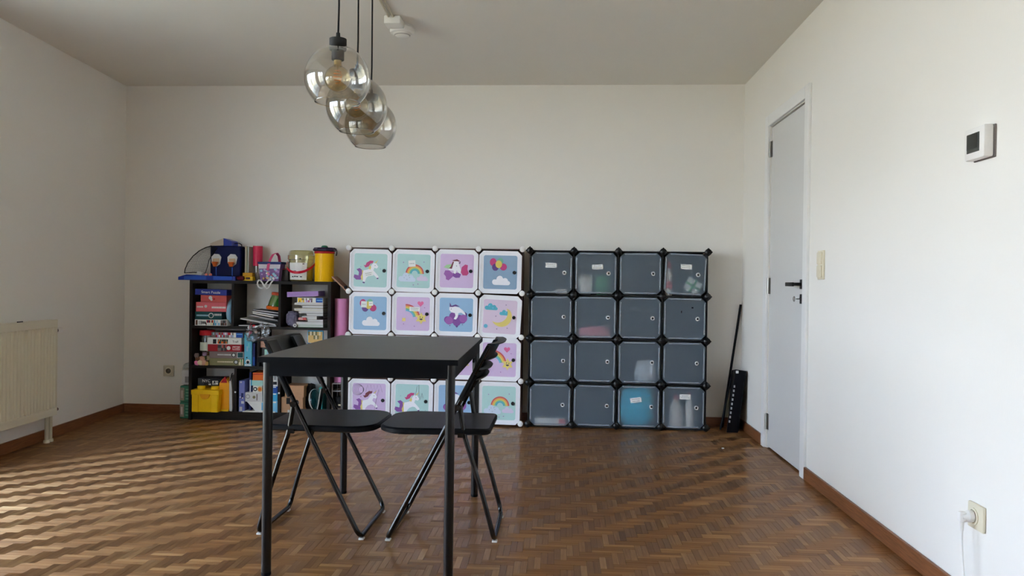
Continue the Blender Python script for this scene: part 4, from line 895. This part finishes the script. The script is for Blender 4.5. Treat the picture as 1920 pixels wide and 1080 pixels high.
carton('mint_box', 'pale mint box peeking out beside the left chair back', 'box', 495.5, 652, 512, 684, YS-.01, .008, MINT, (('n', .1, .1, .9, .9, (MINT, WHITE, PALEB), 4),), S2)
carton('picture_book', 'upright book with sand and sea cover in the second row', 'book', 576, 618, 606, 686, YS+.03, .012, CYAN, (('n', .04, .76, .96, .97, (SAND, CREAM, OLIVE), 8), ('r', .04, .66, .96, .76, SAND), ('n', .04, .36, .96, .66, (SKY, CYAN, BLUE, PALEB), 8)), S2)
# --- bottom row, left cell
P0, P1 = at(358, 769, 5.41), at(411, 729, 5.41); w = P1.x-P0.x
t = thing('brick_box', 'big yellow building-brick storage box with studded lid', 'storage box', (max((P0.x+P1.x)/2, SX0+.026+w/2), 5.41, S3)); h = .158; dp = .19
b = MB(); k_ = .010
b.add([(-w/2+k_, .006, 0), (w/2-k_, .006, 0), (w/2-k_, dp-.006, 0), (-w/2+k_, dp-.006, 0), (-w/2+.004, 0, h-.034), (w/2-.004, 0, h-.034), (w/2-.004, dp, h-.034), (-w/2+.004, dp, h-.034)], [(0, 3, 2, 1), (4, 5, 6, 7), (0, 1, 5, 4), (1, 2, 6, 5), (2, 3, 7, 6), (3, 0, 4, 7)])
b.build('box_body', YEL, t)
for x_ in (-w/2+.030, w/2-.034): MB().rbox((x_-.024, -.004, 0), (x_+.024, .004, h-.034), .003).build('front_rib', YEL, t)
MB().rbox((-w/2, -.004, h-.036), (w/2, dp+.004, h), .004).build('lid', YEL, t)
for x_ in (-w/2+.052, w/2-.052):
    for y_ in (.048, .14): MB().lathe([(0, .0225), (.026, .0225), (.0275, .020), (.0275, 0)], n=22, M=Matrix.Translation((x_, y_, h)), cap=False).build('stud', YEL, t, True)
MB().prism(arc(0, h-.03, .001, .036, PI, 2*PI), -.008, -.002).build('handle_lip', kc('lip_orange', 232, 160, 20), t)
carton('shoe_box', 'black box with white print lying on the yellow brick box', 'box', 371, 710, 415, 722.5, YS+.012, .14, kc('box_black', 30, 30, 36), (('r', 0, 0, .26, 1, DGREY), ('t', 'NYC', .55, .36, .62, WHITE), ('r', .46, .06, .56, .26, WHITE), ('r', .62, .14, .86, .66, WHITE), ('n', .64, .2, .84, .6, (INK, WHITE, GREY), 5)), S3+h+.0226)
P = at(421, 735, YS)
t = thing('pencil_case', 'amber plastic carry case standing beside the brick box', 'case', (P.x, YS-.006, S3)); b = MB()
b.prism([(-.036, .01), (-.026, 0), (.026, 0), (.036, .01), (.036, .20), (.018, .234), (-.012, .234), (-.036, .20)], 0, .12).build('body', AMBER, t)
MB().prism([(-.026, .205), (.02, .205), (.012, .246), (.002, .248)], -.003, .01).build('red_flap', RED, t); MB().rbox((-.036, -.004, 0), (.034, .004, .014), .002).build('base_trim', YEL, t)
P = at(432.5, 735, YS)
t = thing('plastic_sheet', 'thin white rounded sheet leaning on the amber case', 'sheet', (P.x+.006, YS-.004, S3)); MB().prism([(-.012, .004), (.004, 0), (.008, .02), (.004, .16), (-.006, .255), (-.012, .258), (-.016, .20)], 0, .12).build('sheet', LGREY, t); MB().tube([(-.01, -.002, .22), (.002, -.003, .262), (.008, .0, .276)], .004, INK, n=6).build('strap', None, t)
# --- bottom row, middle cell
carton('ring_binder', 'periwinkle blue binder standing in the bottom row', 'binder', 447.5, 711, 459, 769, YS-.006, .17, PERI, (('c', .35, .95, .03, LGREY), ('r', .4, .42, .8, .6, NAVY), ('c', .25, .47, .02, WHITE), ('c', .65, .44, .022, WHITE), ('s', .45, .26, .75, .34, WHITE), ('r', .15, .02, .6, .16, LGREY)), S3)
P = at(470, 771, 5.452); t = thing('paper_stack', 'sheets of white paper flat on the bottom shelf', 'paper', (at(485, 770, 5.452).x, 5.452, S3)); MB().box((-.118, 0, 0), (.118, .15, .007)).build('sheets', WHITE, t)
z = S3+.007
t = thing('folded_carton', 'white wedge-shaped folded carton under the boxes', 'carton', (at(480, 760, YS).x, YS, z)); MB().prism([(-.005, 0), (.080, 0), (.080, .066), (-.068, .066)], 0, .16).build('body', WHITE, t); MB().box((.04, -.0008, .006), (.052, 0, .06)).build('pale_stripe', SKY, t); z += .066
_, z = carton('soap_box', 'white box with round prints on the folded carton', 'box', 459.5, 733.5, 492, 750, YS-.004, .15, LGREY, (('c', .16, .55, .24, GREY), ('c', .16, .55, .16, LGREY), ('c', .52, .5, .16, OLIVE), ('r', .66, .15, .72, .85, TAUPE)), z)
_, z = carton('snack_box', 'white box with orange disc in the middle stack', 'box', 474, 720.5, 492, 733, YS, .15, WHITE, (('c', .25, .5, .3, INK), ('c', .25, .5, .16, WHITE), ('c', .75, .5, .4, SAND), ('c', .75, .5, .24, ORANGE)), z)
_, z = carton('flat_box', 'pale mint box below the orange box', 'box', 470, 711, 494, 720.5, YS, .15, MINT, (('r', 0, 0, .1, 1, CYAN),), z)
_, z = carton('flat_box', 'orange box near the top of the middle stack', 'box', 473.5, 697, 494, 711, YS, .15, ORANGE, (('r', .05, .75, .95, .86, RED),), z)
carton('card_game', 'narrow dark blue box beside the orange box', 'box', 466.5, 697, 471.5, 768, YS+.02, .13, NAVY, (('s', .3, .4, .8, .8, WHITE),), S3+.008)
c4 = ((508, 520.5, 749, 770, SKY, 'light blue box at the bottom of the stack by the table leg'), (508, 520.5, 735, 749, CYAN, 'bright blue box in the stack by the table leg'), (508, 520.5, 723, 735, BLUE, 'deep blue box in the stack by the table leg'), (508, 520.5, 711, 721.5, WHITE, 'white box with black print in the stack by the table leg'), (508, 520.5, 700, 710, LGREY, 'grey patterned box on top of the stack by the table leg'))
z = S3
for ua, ub, va, vb, m, lab in c4:
    dec = (('r', .5, .3, .95, .8, INK),) if m is WHITE else ((('n', .1, .1, .9, .9, (GREY, MINT, WHITE), 5),) if m is LGREY else (('r', .1, .82, .9, .94, WHITE),))
    _, z = carton('game_box', lab, 'box', 493, va, ub, vb, YS-.006, .16, m, dec, z, group='boxes stacked by the table leg')
# --- bottom row, right cell
_, z = carton('cardboard_box', 'lower brown cardboard box in the bottom right cell', 'box', 527, 742, 568, 770, YS, .15, CARD, (('r', .24, .56, .42, .96, BLACK), ('r', .3, .02, .4, .18, LGREY)), S3)
carton('cardboard_box', 'upper brown cardboard box in the bottom right cell', 'box', 534, 720.5, 570, 742, YS, .14, CARD, (('r', .1, .1, .5, .14, BRICK),), z)
P = at(578, 745, YS+.02)
crumple('black_bag', 'soft black bag slumped beside the cardboard boxes', 'bag', (P.x-.012, YS+.11, S3), (.062, .12, .20), kc('bag_black', 20, 20, 22, .6), 71, .12, 3, 3, flat=False)
t = thing('disc_case', 'clear disc case with bright rims leaning behind the chair', 'disc case', (at(589, 770, YS).x, YS+.03, S3)); t.rotation_euler = (0, R(-12), 0)
MB().lathe([(0, -.012), (.078, -.012), (.080, 0), (.078, .012), (0, .012)], n=36, M=Matrix.Translation((0, .055, .0825)) @ Matrix.Rotation(R(76), 4, 'Z') @ Matrix.Rotation(PI/2, 4, 'X'), cap=False).build('case', M_JAR, t, True)
MB().tube([(.080*math.cos(a)*math.cos(R(76)), .055+.080*math.cos(a)*math.sin(R(76)), .0825+.080*math.sin(a)) for a in [2*PI*i/40 for i in range(40)]], .003, n=6, closed=True).build('rim', M_PAPER, t, True)
carton('upright_book', 'teal book standing by the right side of the shelf', 'book', 597.5, 722, 604.5, 770, YS-.006, .16, TEAL, (('r', .1, .5, .9, .54, MINT),), S3)

# ------------------------------------------------------------------ on top of the shelf
ZT = STOP
M_BLU = kc('toy_blue', 14, 44, 150, .32); M_BLD = kc('toy_deep_blue', 5, 12, 62, .4, spec=.08); M_NET = kc('net_black', 18, 18, 20, .6)
Pa = at(336, 524, 5.46)
bx0 = at(334, 520, 5.46).x; bx1 = at(441, 520, 5.46).x
t = thing('basketball_toy', 'blue tabletop basketball game with two hoops and black net', 'toy', (bx0, 5.46, ZT)); wb = bx1-bx0
MB().prism([(0, 0), (wb, 0), (wb, .028), (wb*.45, .034), (.06, .040), (0, .022)], 0, .19).build('base', M_BLU, t)
MB().rbox((.045, -.006, .004), (wb*.5, .0, .030), .002).build('score_panel', kc('toy_mid_blue', 40, 86, 190), t); MB().rbox((wb*.62, -.006, .004), (wb*.95, .0, .030), .002).build('score_panel', kc('toy_mid_blue', 40, 86, 190), t)
for k in (.485, .56): MB().lathe([(0, -.011)]+[(.011*math.sin(a), -.011*math.cos(a)) for a in [PI*i/7 for i in range(1, 7)]]+[(0, .011)], n=12, M=Matrix.Translation((wb*k, .008, .040)), cap=False).build('ball', kc('ball_coral', 232, 140, 126), t, True)
h0, h1 = at(392, 520, 5.52).x-bx0, at(449, 520, 5.52).x-bx0; zt = at(420, 461, 5.52).z-ZT
MB().rbox((h0, .075, .03), (h1, .185, zt), .006).build('tower', M_BLD, t)
MB().prism([(h0, zt), (h0+.002, zt+.018), (h0+.100, zt+.056), (h0+.105, zt+.004)], .07, .18).build('top_cover', kc('toy_taupe', 190, 176, 158), t)
MB().prism([(h0+.100, zt), (h0+.100, zt+.056), (h0+.160, zt+.036), (h0+.162, zt)], .07, .18).build('top_block', M_BLU, t)
for cx in (h0+.048, h0+.168):
    hp = MB().prism([(cx-.034, .125+.0), (cx-.036, .17), (cx-.014, .192), (cx+.020, .190), (cx+.036, .168), (cx+.026, .118), (cx, .100)], .068, .075).build('backboard', kc('board_white', 214, 216, 214), t)
    MB().prism([(cx-.026, .125), (cx-.022, .158), (cx+.022, .160), (cx+.026, .125), (cx, .104)], .064, .068).build('target_print', kc('board_tan', 196, 172, 140), hp)
    MB().lathe([(.019, 0), (.024, .003), (.019, .006), (.014, .003), (.019, 0)], n=20, M=Matrix.Translation((cx, .046, .128)), cap=False).build('hoop', ORANGE, hp, True)
    MB().lathe([(.020, .128), (.012, .100)], n=14, M=Matrix.Translation((cx, .046, 0)), cap=False).build('hoop_net', kc('net_orange', 210, 104, 50), hp, True)
    MB().tube([(cx, .071, .035), (cx, .068, .095)], .003, kc('post_blue', 70, 110, 200), n=6).build('post', None, hp, True)
# black net dome on the left: curved rim with a mesh of cords
A0 = [(at(u, v, 5.53).x-bx0, .07, at(u, v, 5.53).z-ZT) for u, v in ((346, 512), (347, 505), (352, 493), (362, 480), (374, 470), (386, 464), (397, 461))]
B0 = [(at(u, v, 5.53).x-bx0, .07, at(u, v, 5.53).z-ZT) for u, v in ((385, 512), (389, 500), (392, 488), (397, 478), (403, 470), (407, 465))]
MB().tube(A0, .0035, n=6).build('net_rim', M_NET, t, True); MB().tube(B0, .003, n=6).build('net_rim', M_NET, t, True); MB().tube([A0[0], ((A0[0][0]+B0[0][0])/2, .05, A0[0][2]+.006), B0[0]], .003, n=6).build('net_rim', M_NET, t, True)
def lerpl(L, f):
    f *= len(L)-1; i = min(int(f), len(L)-2); q = f-i; return Vector(L[i])*(1-q)+Vector(L[i+1])*q
nb = MB(); N = 22
for i in range(N+1):
    f = i/N; a_, b_ = lerpl(A0, f), lerpl(B0, f); mid_ = (a_+b_)/2+Vector((0, -.035*(1-abs(2*f-1)), 0)); nb.tube([a_, mid_, b_], .0007, n=3, cap=False)
for j in range(1, 14):
    g = j/14; nb.tube([lerpl(A0, f)*(1-g)+lerpl(B0, f)*g+Vector((0, -.035*(1-abs(2*f-1))*(1-abs(2*g-1)), 0)) for f in [i/8 for i in range(9)]], .0007, n=3, cap=False)
nb.build('net', M_NET, t)['kind'] = 'stuff'
MB().prism([(A0[0][0]+.10, .036), (A0[0][0]+.145, .036), (A0[0][0]+.150, .052), (A0[0][0]+.118, .066)], .03, .06).build('white_ramp', kc('ramp_white', 216, 216, 212), t)
MB().tube([(h0+.162, .12, zt+.02), (h0+.20, .11, zt+.022), (h0+.222, .10, zt+.012), (h0+.224, .10, zt-.01)], .0035, n=6).build('net_rim', M_NET, t, True)
# upright folders behind the game
for i, (ua, ub, vt, m, lab, yy) in enumerate(((449, 458, 456, kc('folder_clear', 190, 188, 180), 'pale plastic folder with dark band behind the basketball game', 5.60), (458.5, 463, 457, CREAM, 'cream folder standing behind the basketball game', 5.585), (463.5, 467, 457, kc('folder_grey', 176, 178, 168), 'greyish folder, last in the row behind the basketball game', 5.57))):
    carton('upright_folder', lab, 'folder', ua, vt, ub, 521, yy, .09, m, (('r', .05, .80, .95, .83, INK), ('s', .1, .88, .9, .96, GREY)) if i == 0 else (('r', .4, .02, .6, .98, LGREY),), ZT, group='folders on top of the shelf')
# pink tumbler
P = at(481, 520, 5.60)
M_PINKG = thin_glass('pink_plastic', (.95, .30, .42), 3.0, .04)
t = thing('tumbler', 'tall clear cup with red-pink sleeve behind the dotted basket', 'cup', (P.x, 5.62, ZT))
hh = at(481, 460, 5.60).z-ZT; MB().lathe([(0, .002), (.030, .002), (.034, hh)], n=24, cap=False).build('cup', M_JAR, t, True); MB().lathe([(.0335, hh*.42), (.0352, hh*.98)], n=24, cap=False).build('sleeve', kc('tumbler_pink', 214, 52, 88, .3), t, True)
# small toys
P = at(452, 519, 5.50); crumple('toy_car', 'tiny dark red toy beside the basketball game', 'toy', (P.x, 5.50, ZT), (.065, .05, .036), kc('maroon', 96, 22, 36, .4), 81, .25, 2, 3)
P = at(468, 515, 5.52); t = thing('toy_truck', 'little yellow toy block behind the dotted basket', 'toy', (P.x, 5.52, ZT)); MB().rbox((-.045, -.02, 0), (.032, .03, .03), .004).build('body', YEL, t); MB().rbox((-.045, -.02, .03), (.028, .03, .058), .004).build('top_plate', kc('truck_ochre', 206, 150, 30), t); MB().rbox((-.02, -.023, .010), (.012, -.019, .026), .002).build('window', BROWNC, t)
# dotted basket
P = at(504, 522, 5.46)
t = thing('dotted_basket', 'purple polka-dot fabric basket with pink handle', 'basket', (P.x-.002, 5.475, ZT)); tw, bw, hh, dp = .082, .066, .135, .10
MB().add([(-bw, .006, 0), (bw, .006, 0), (bw, dp-.006, 0), (-bw, dp-.006, 0), (-tw, 0, hh), (tw, 0, hh), (tw, dp, hh), (-tw, dp, hh)], [(0, 3, 2, 1), (0, 1, 5, 4), (1, 2, 6, 5), (2, 3, 7, 6), (3, 0, 4, 7)]).build('fabric', kc('basket_violet', 130, 100, 150, .7, var=.15), t)
b = MB(); ring(b, [(-tw-.003, -.003), (tw+.003, -.003), (tw+.003, dp+.003), (-tw-.003, dp+.003)], [(-tw+.003, .003), (tw-.003, .003), (tw-.003, dp-.003), (-tw+.003, dp-.003)], hh-.014, hh+.003)
for i, v in enumerate(b.v): b.v[i] = (v[0], v[2], v[1])
b.build('rim', NAVY, t)
MB().add([(-tw*.93, -.0015, hh-.046), (tw*.93, -.0015, hh-.046), (tw*.99, -.0015, hh-.016), (-tw*.99, -.0015, hh-.016)], [(0, 1, 2, 3)]).build('cream_band', kc('basket_cream', 206, 200, 206, .7), t)
db = MB()
for i in range(34):
    zz_ = random.uniform(.008, hh-.05); wx = (bw+(tw-bw)*zz_/hh)*.9; xx = random.uniform(-wx, wx); r_ = random.uniform(.005, .011)
    db.prism(circ(xx, zz_, r_, n=10), -.0012-.0001*i, .006*(1-zz_/hh), random.choice((PINKC, WHITE, LILAC, SAND, PURP, PALEB, BRICK)))
db.build('dots', None, t)['kind'] = 'stuff'
hp = [(-.012, -.004, hh-.06), (-.006, -.004, hh-.02), (.006, .0, hh+.02), (.018, .02, hh+.055), (.034, .045, hh+.066), (.042, .07, hh+.045), (.044, dp-.01, hh-.01)]
b = MB()
vs = []; fs = []
for i, p in enumerate(hp): vs += [(p[0]-.010, p[1], p[2]), (p[0]+.010, p[1], p[2]+.002), (p[0]+.010, p[1]+.003, p[2]+.004), (p[0]-.010, p[1]+.003, p[2]+.002)]
for i in range(len(hp)-1):
    for q in range(4): fs.append((i*4+q, i*4+(q+1) % 4, i*4+4+(q+1) % 4, i*4+4+q))
b.add(vs, fs).build('handle', kc('handle_pink', 206, 76, 120), t, True)
# black pouch behind, between basket and bucket
P = at(531, 521, 5.52); t = thing('dark_box', 'small dark box between the basket and the clear bucket', 'box', (P.x, 5.53, ZT)); MB().rbox((-.045, 0, 0), (.035, .07, .092), .006).build('body', kc('pouch_dark', 52, 48, 44, .6), t); MB().box((-.040, -.001, .084), (.03, .0, .088)).build('red_edge', BRICK, t)
# white ribbon hanging from the basket
t = thing('white_ribbon', 'white ribbon loops hanging over the shelf front', 'ribbon', (at(495, 530, 5.44).x, 5.442, ZT-.005))
def ribbon(pts, wd=.005):
    vs, fs = [], []
    for i, p in enumerate(pts):
        a_ = Vector(pts[max(0, i-1)]); c_ = Vector(pts[min(len(pts)-1, i+1)]); d_ = (c_-a_).normalized(); n__ = Vector((-d_.z, 0, d_.x))*wd
        p = Vector(p); vs += [p-n__, p+n__, p+n__+Vector((0, .0008, 0)), p-n__+Vector((0, .0008, 0))]
    for i in range(len(pts)-1):
        for q in range(4): fs.append((i*4+q, i*4+(q+1) % 4, i*4+4+(q+1) % 4, i*4+4+q))
    return MB().add(vs, fs)
lo = lambda uv: [(at(u, v, 5.442).x-at(495, 530, 5.44).x, -.0012*i, at(u, v, 5.442).z-ZT+.005) for i, (u, v) in enumerate(uv)]
ribbon(lo([(486, 524), (483, 529), (483, 534), (486, 539), (491, 541), (496, 537), (500, 531), (504, 526), (508, 524)])).build('loop', kc('ribbon', 216, 214, 208, .6), t)
o = ribbon(lo([(489, 525), (493, 530), (497, 536), (501, 541), (505, 540), (508, 533), (513, 526)])).build('loop', kc('ribbon', 216, 214, 208, .6), t); o.location.y = -.011
# clear bucket with red handle
P = at(557, 526, 5.46)
t = thing('clear_bucket', 'clear yellowish bucket with white label and red handle', 'bucket', (P.x, 5.555, ZT)); rb_ = .094
hb = at(557, 468, 5.47).z-ZT-.004
M_BUCK = thin_glass('yellowish_plastic', (.90, .87, .62), 3.5, .06)
SQ = lambda k: Matrix.Diagonal((1, .92, 1, 1))
MB().lathe([(0, .002), (rb_*.90, .002), (rb_*.93, .01), (rb_*.99, hb*.66), (rb_, hb*.70)], n=36, cap=False).build('tub', M_BUCK, t, True)
MB().lathe([(rb_*1.0, hb*.70), (rb_*1.07, hb*.71), (rb_*1.07, hb*.84), (rb_*1.0, hb*.86), (rb_*.92, hb*.97), (rb_*.86, hb), (0, hb)], n=36, cap=False).build('lid', M_BUCK, t, True)
MB().lathe([(0, .004), (rb_*.86, .004), (rb_*.90, hb*.45), (0, hb*.48)], n=24, cap=False).build('filling', kc('bucket_fill', 170, 158, 90, .6, var=.4, scale=50), t, True)
vs, fs = [], []
for i in range(13):
    a = R(-132+ 84*i/12); r2 = rb_*1.005; vs += [(r2*.945*math.cos(a), r2*.945*math.sin(a)-.002, .012), (r2*1.0*math.cos(a), r2*1.0*math.sin(a)-.002, hb*.60)]
fs = [(2*i, 2*i+2, 2*i+3, 2*i+1) for i in range(12)]; lb = MB().add(vs, fs).build('label', WHITE, t, True)
lp_ = MB()
for a, z_, wd, m in ((-100, .07, .016, GREY), (-78, .155, .02, INK), (-110, .03, .008, INK), (-100, .032, .008, INK), (-90, .031, .01, INK), (-74, .03, .012, INK), (-84, .055, .022, INK), (-64, .12, .012, TAUPE), (-110, .15, .02, GREY)):
    a = R(a); r2 = rb_*.985+.004; lp_.box((r2*math.cos(a)-wd/2, r2*math.sin(a)-.0035, z_*hb/.22), (r2*math.cos(a)+wd/2, r2*math.sin(a)+.004, z_*hb/.22+.007), m)
lp_.build('label_print', None, lb)
hpts = [(rb_*1.10*math.cos(a), -abs(rb_*1.12*math.sin(a))-.0, hb*.62-.075*math.sin(a)) for a in [PI*i/18 for i in range(19)]]
vs, fs = [], []
for p in hpts: vs += [(p[0], p[1]-.002, p[2]-.009), (p[0], p[1]-.002, p[2]+.009), (p[0], p[1]+.001, p[2]+.009), (p[0], p[1]+.001, p[2]-.009)]
for i in range(18):
    for q in range(4): fs.append((i*4+q, i*4+(q+1) % 4, i*4+4+(q+1) % 4, i*4+4+q))
fs += [(0, 1, 2, 3), (75, 74, 73, 72)]
MB().add(vs, fs).build('handle', kc('handle_red', 198, 26, 52, .35), t, True)
# yellow jar
P = at(602, 527, 5.46); hj = at(602, 475, 5.46).z-ZT
t = thing('yellow_jar', 'yellow canister with dark lid and red ring', 'canister', (P.x, 5.535, ZT)); rj = .068
b = MB().lathe([(0, .001), (rj*.98, .001), (rj, .006), (rj, hj)], n=36, cap=False).build('body', kc('jar_yellow', 246, 190, 12, .3, bump=.5, scale=120), t, True)
MB().lathe([(rj+.001, hj), (rj+.004, hj+.002), (rj+.004, hj+.014), (rj+.001, hj+.016)], n=36, cap=False).build('ring', RED, t, True)
MB().lathe([(rj, hj+.015), (rj*1.18, hj+.02), (rj*1.2, hj+.030), (rj*1.06, hj+.043), (0, hj+.046)], n=8, M=Matrix.Rotation(PI/8, 4, 'Z'), cap=False).build('lid', kc('lid_dark', 34, 28, 56, .35), t)
MB().lathe([(.024, hj+.045), (.024, hj+.05), (.016, hj+.058), (0, hj+.060)], n=20, cap=False).build('lid_knob', kc('knob_green', 30, 110, 84), t, True)
MB().tube([(rj*1.05, -.01, hj+.040), (rj*1.30, -.02, hj+.034), (rj*1.42, -.022, hj+.018), (rj*1.40, -.022, hj-.002), (rj*1.34, -.02, hj-.014)], .0045, n=8).build('strap', kc('strap_dark', 30, 24, 30), t, True)

# ------------------------------------------------------------------ between shelf and cabinet
P0, P1 = at(622, 700, 5.53), at(652, 700, 5.53); rm = (P1.x-P0.x)/2; zb = at(637, 717, 5.53).z; zt = at(637, 560, 5.53).z
t = thing('wire_stand', 'low silver wire stand under the pink mat roll', 'stand', (at(635, 770, 5.50).x+.004, 5.50, 0)); M_WIRE = kc('wire_silver', 190, 190, 192, .3, metal=.8)
for sx in (-.052, .052):
    for sy in (0, .13): MB().tube([(sx, sy, 0), (sx, sy, zb-.008)], .005, n=8).build('post', M_WIRE, t, True)
for z_ in (.09, .22, zb-.006):
    for sy in (0, .13): MB().tube([(-.052, sy, z_), (.052, sy, z_)], .004, n=8).build('rail', M_WIRE, t, True)
    for sx in (-.052, -.02, .02, .052): MB().tube([(sx, 0, z_), (sx, .13, z_)], .003, n=6).build('rung', M_WIRE, t, True)
t = thing('yoga_mat', 'rolled pink exercise mat standing between shelf and white cabinet', 'mat', ((P0.x+P1.x)/2, 5.565, zb)); pts = []
M_MAT = kc('mat_pink', 222, 146, 196, .7, var=.05)
n = 90; turns = 4.2; vs, fs = [], []
for i in range(n+1):
    q = i/n; a = q*turns*2*PI; r_ = .012+(rm-.012)*q
    for z_ in (0, zt-zb):
        for dr in (0, -.0085): vs.append(((r_+dr)*math.cos(a), (r_+dr)*math.sin(a), z_))
for i in range(n):
    o_ = 4*i; fs += [(o_, o_+4, o_+6, o_+2), (o_+1, o_+3, o_+7, o_+5), (o_+2, o_+6, o_+7, o_+3), (o_, o_+1, o_+5, o_+4)]
MB().add(vs, fs).build('roll', M_MAT, t, True)
carton('small_box', 'little dark box with white trim inside the wire stand', 'box', 629, 748, 646, 768, 5.52, .08, BLACK, (('r', .3, .2, .8, .35, CREAM), ('r', .65, .35, .8, .9, CREAM)), .097)
t = thing('curved_board', 'tan curved board sloping from the shelf top to the cabinet', 'board', (0, 0, 0))
L = [(622, 521), (628, 526), (634, 532), (641, 539), (648, 546), (653, 549)]
vs, fs = [], []
for i, (u, v) in enumerate(L):
    p = at(u, v, 5.50)
    for dy, dz in ((0, 0), (.14, .0), (.14, .012), (0, .012)): vs.append((p.x, p.y+dy, p.z+dz))
for i in range(len(L)-1):
    for q in range(4): fs.append((i*4+q, i*4+(q+1) % 4, i*4+4+(q+1) % 4, i*4+4+q))
n = len(L)-1; fs += [(0, 1, 2, 3), (n*4+3, n*4+2, n*4+1, n*4)]
MB().add(vs, fs).build('board', kc('board_brown', 176, 140, 116, .6), t); p = at(648, 539, 5.498); MB().rbox((p.x-.012, p.y, p.z-.01), (p.x+.008, p.y+.02, p.z+.012), .003).build('clip', BLACK, t)

# ------------------------------------------------------------------ bag and packs left of the shelf
P = at(344, 787, 5.50)
M_GRNP = kc('pack_green', 60, 122, 96, .4)
t = thing('drink_pack', 'green printed carton pack on the floor left of the shelf, lower', 'pack', (-2.705, 5.49, 0), group='green packs beside the shelf')
def pack(t):
    MB().rbox((-.036, 0, 0), (.036, .12, .118), .006).build('body', M_GRNP, t); MB().box((-.034, -.001, .012), (-.002, .001, .104)).build('picture', kc('pack_pic', 150, 140, 122, .5, var=.4, scale=60), t); MB().box((-.026, -.0018, .03), (-.012, 0, .085)).build('print', kc('pack_print', 196, 182, 172), t)
    for i in range(4): MB().box((.008, -.0012, .02+.022*i), (.028, .001, .030+.022*i)).build('print', kc('pack_light', 120, 170, 140), t)
pack(t)
t = thing('drink_pack', 'green printed carton pack stacked on another left of the shelf', 'pack', (-2.705, 5.492, .1185), group='green packs beside the shelf'); pack(t)
t = thing('plastic_sack', 'clear plastic sack with white barcode label on the green packs', 'sack', (-2.700, 5.55, .2375))
o = crumple('sack_film', None, None, (0, 0, 0), (.092, .10, .165), thin_glass('sack_plastic', (.86, .87, .86), 2.4, .15), 91, .16, 4, 3); o.parent = t
MB().box((-.030, -.052, .010), (.040, -.0505, .112)).build('label', kc('sack_label', 206, 208, 210), t)
b = MB()
for i in range(9): b.box((-.006+.0048*i, -.0530, .022), (-.004+.0048*i, -.0518, .066))
b.build('barcode', DGREY, t); MB().rbox((-.034, -.045, .004), (.034, .04, .12), .01).build('contents', kc('sack_fill', 190, 188, 182, .7), t)

t = thing('paper_scrap', 'tiny white paper scrap on the floor near the door', 'scrap', (1.02, 4.92, 0)); MB().rbox((-.008, -.006, .0004), (.008, .006, .005), .002).build('scrap', M_PAPER, t)
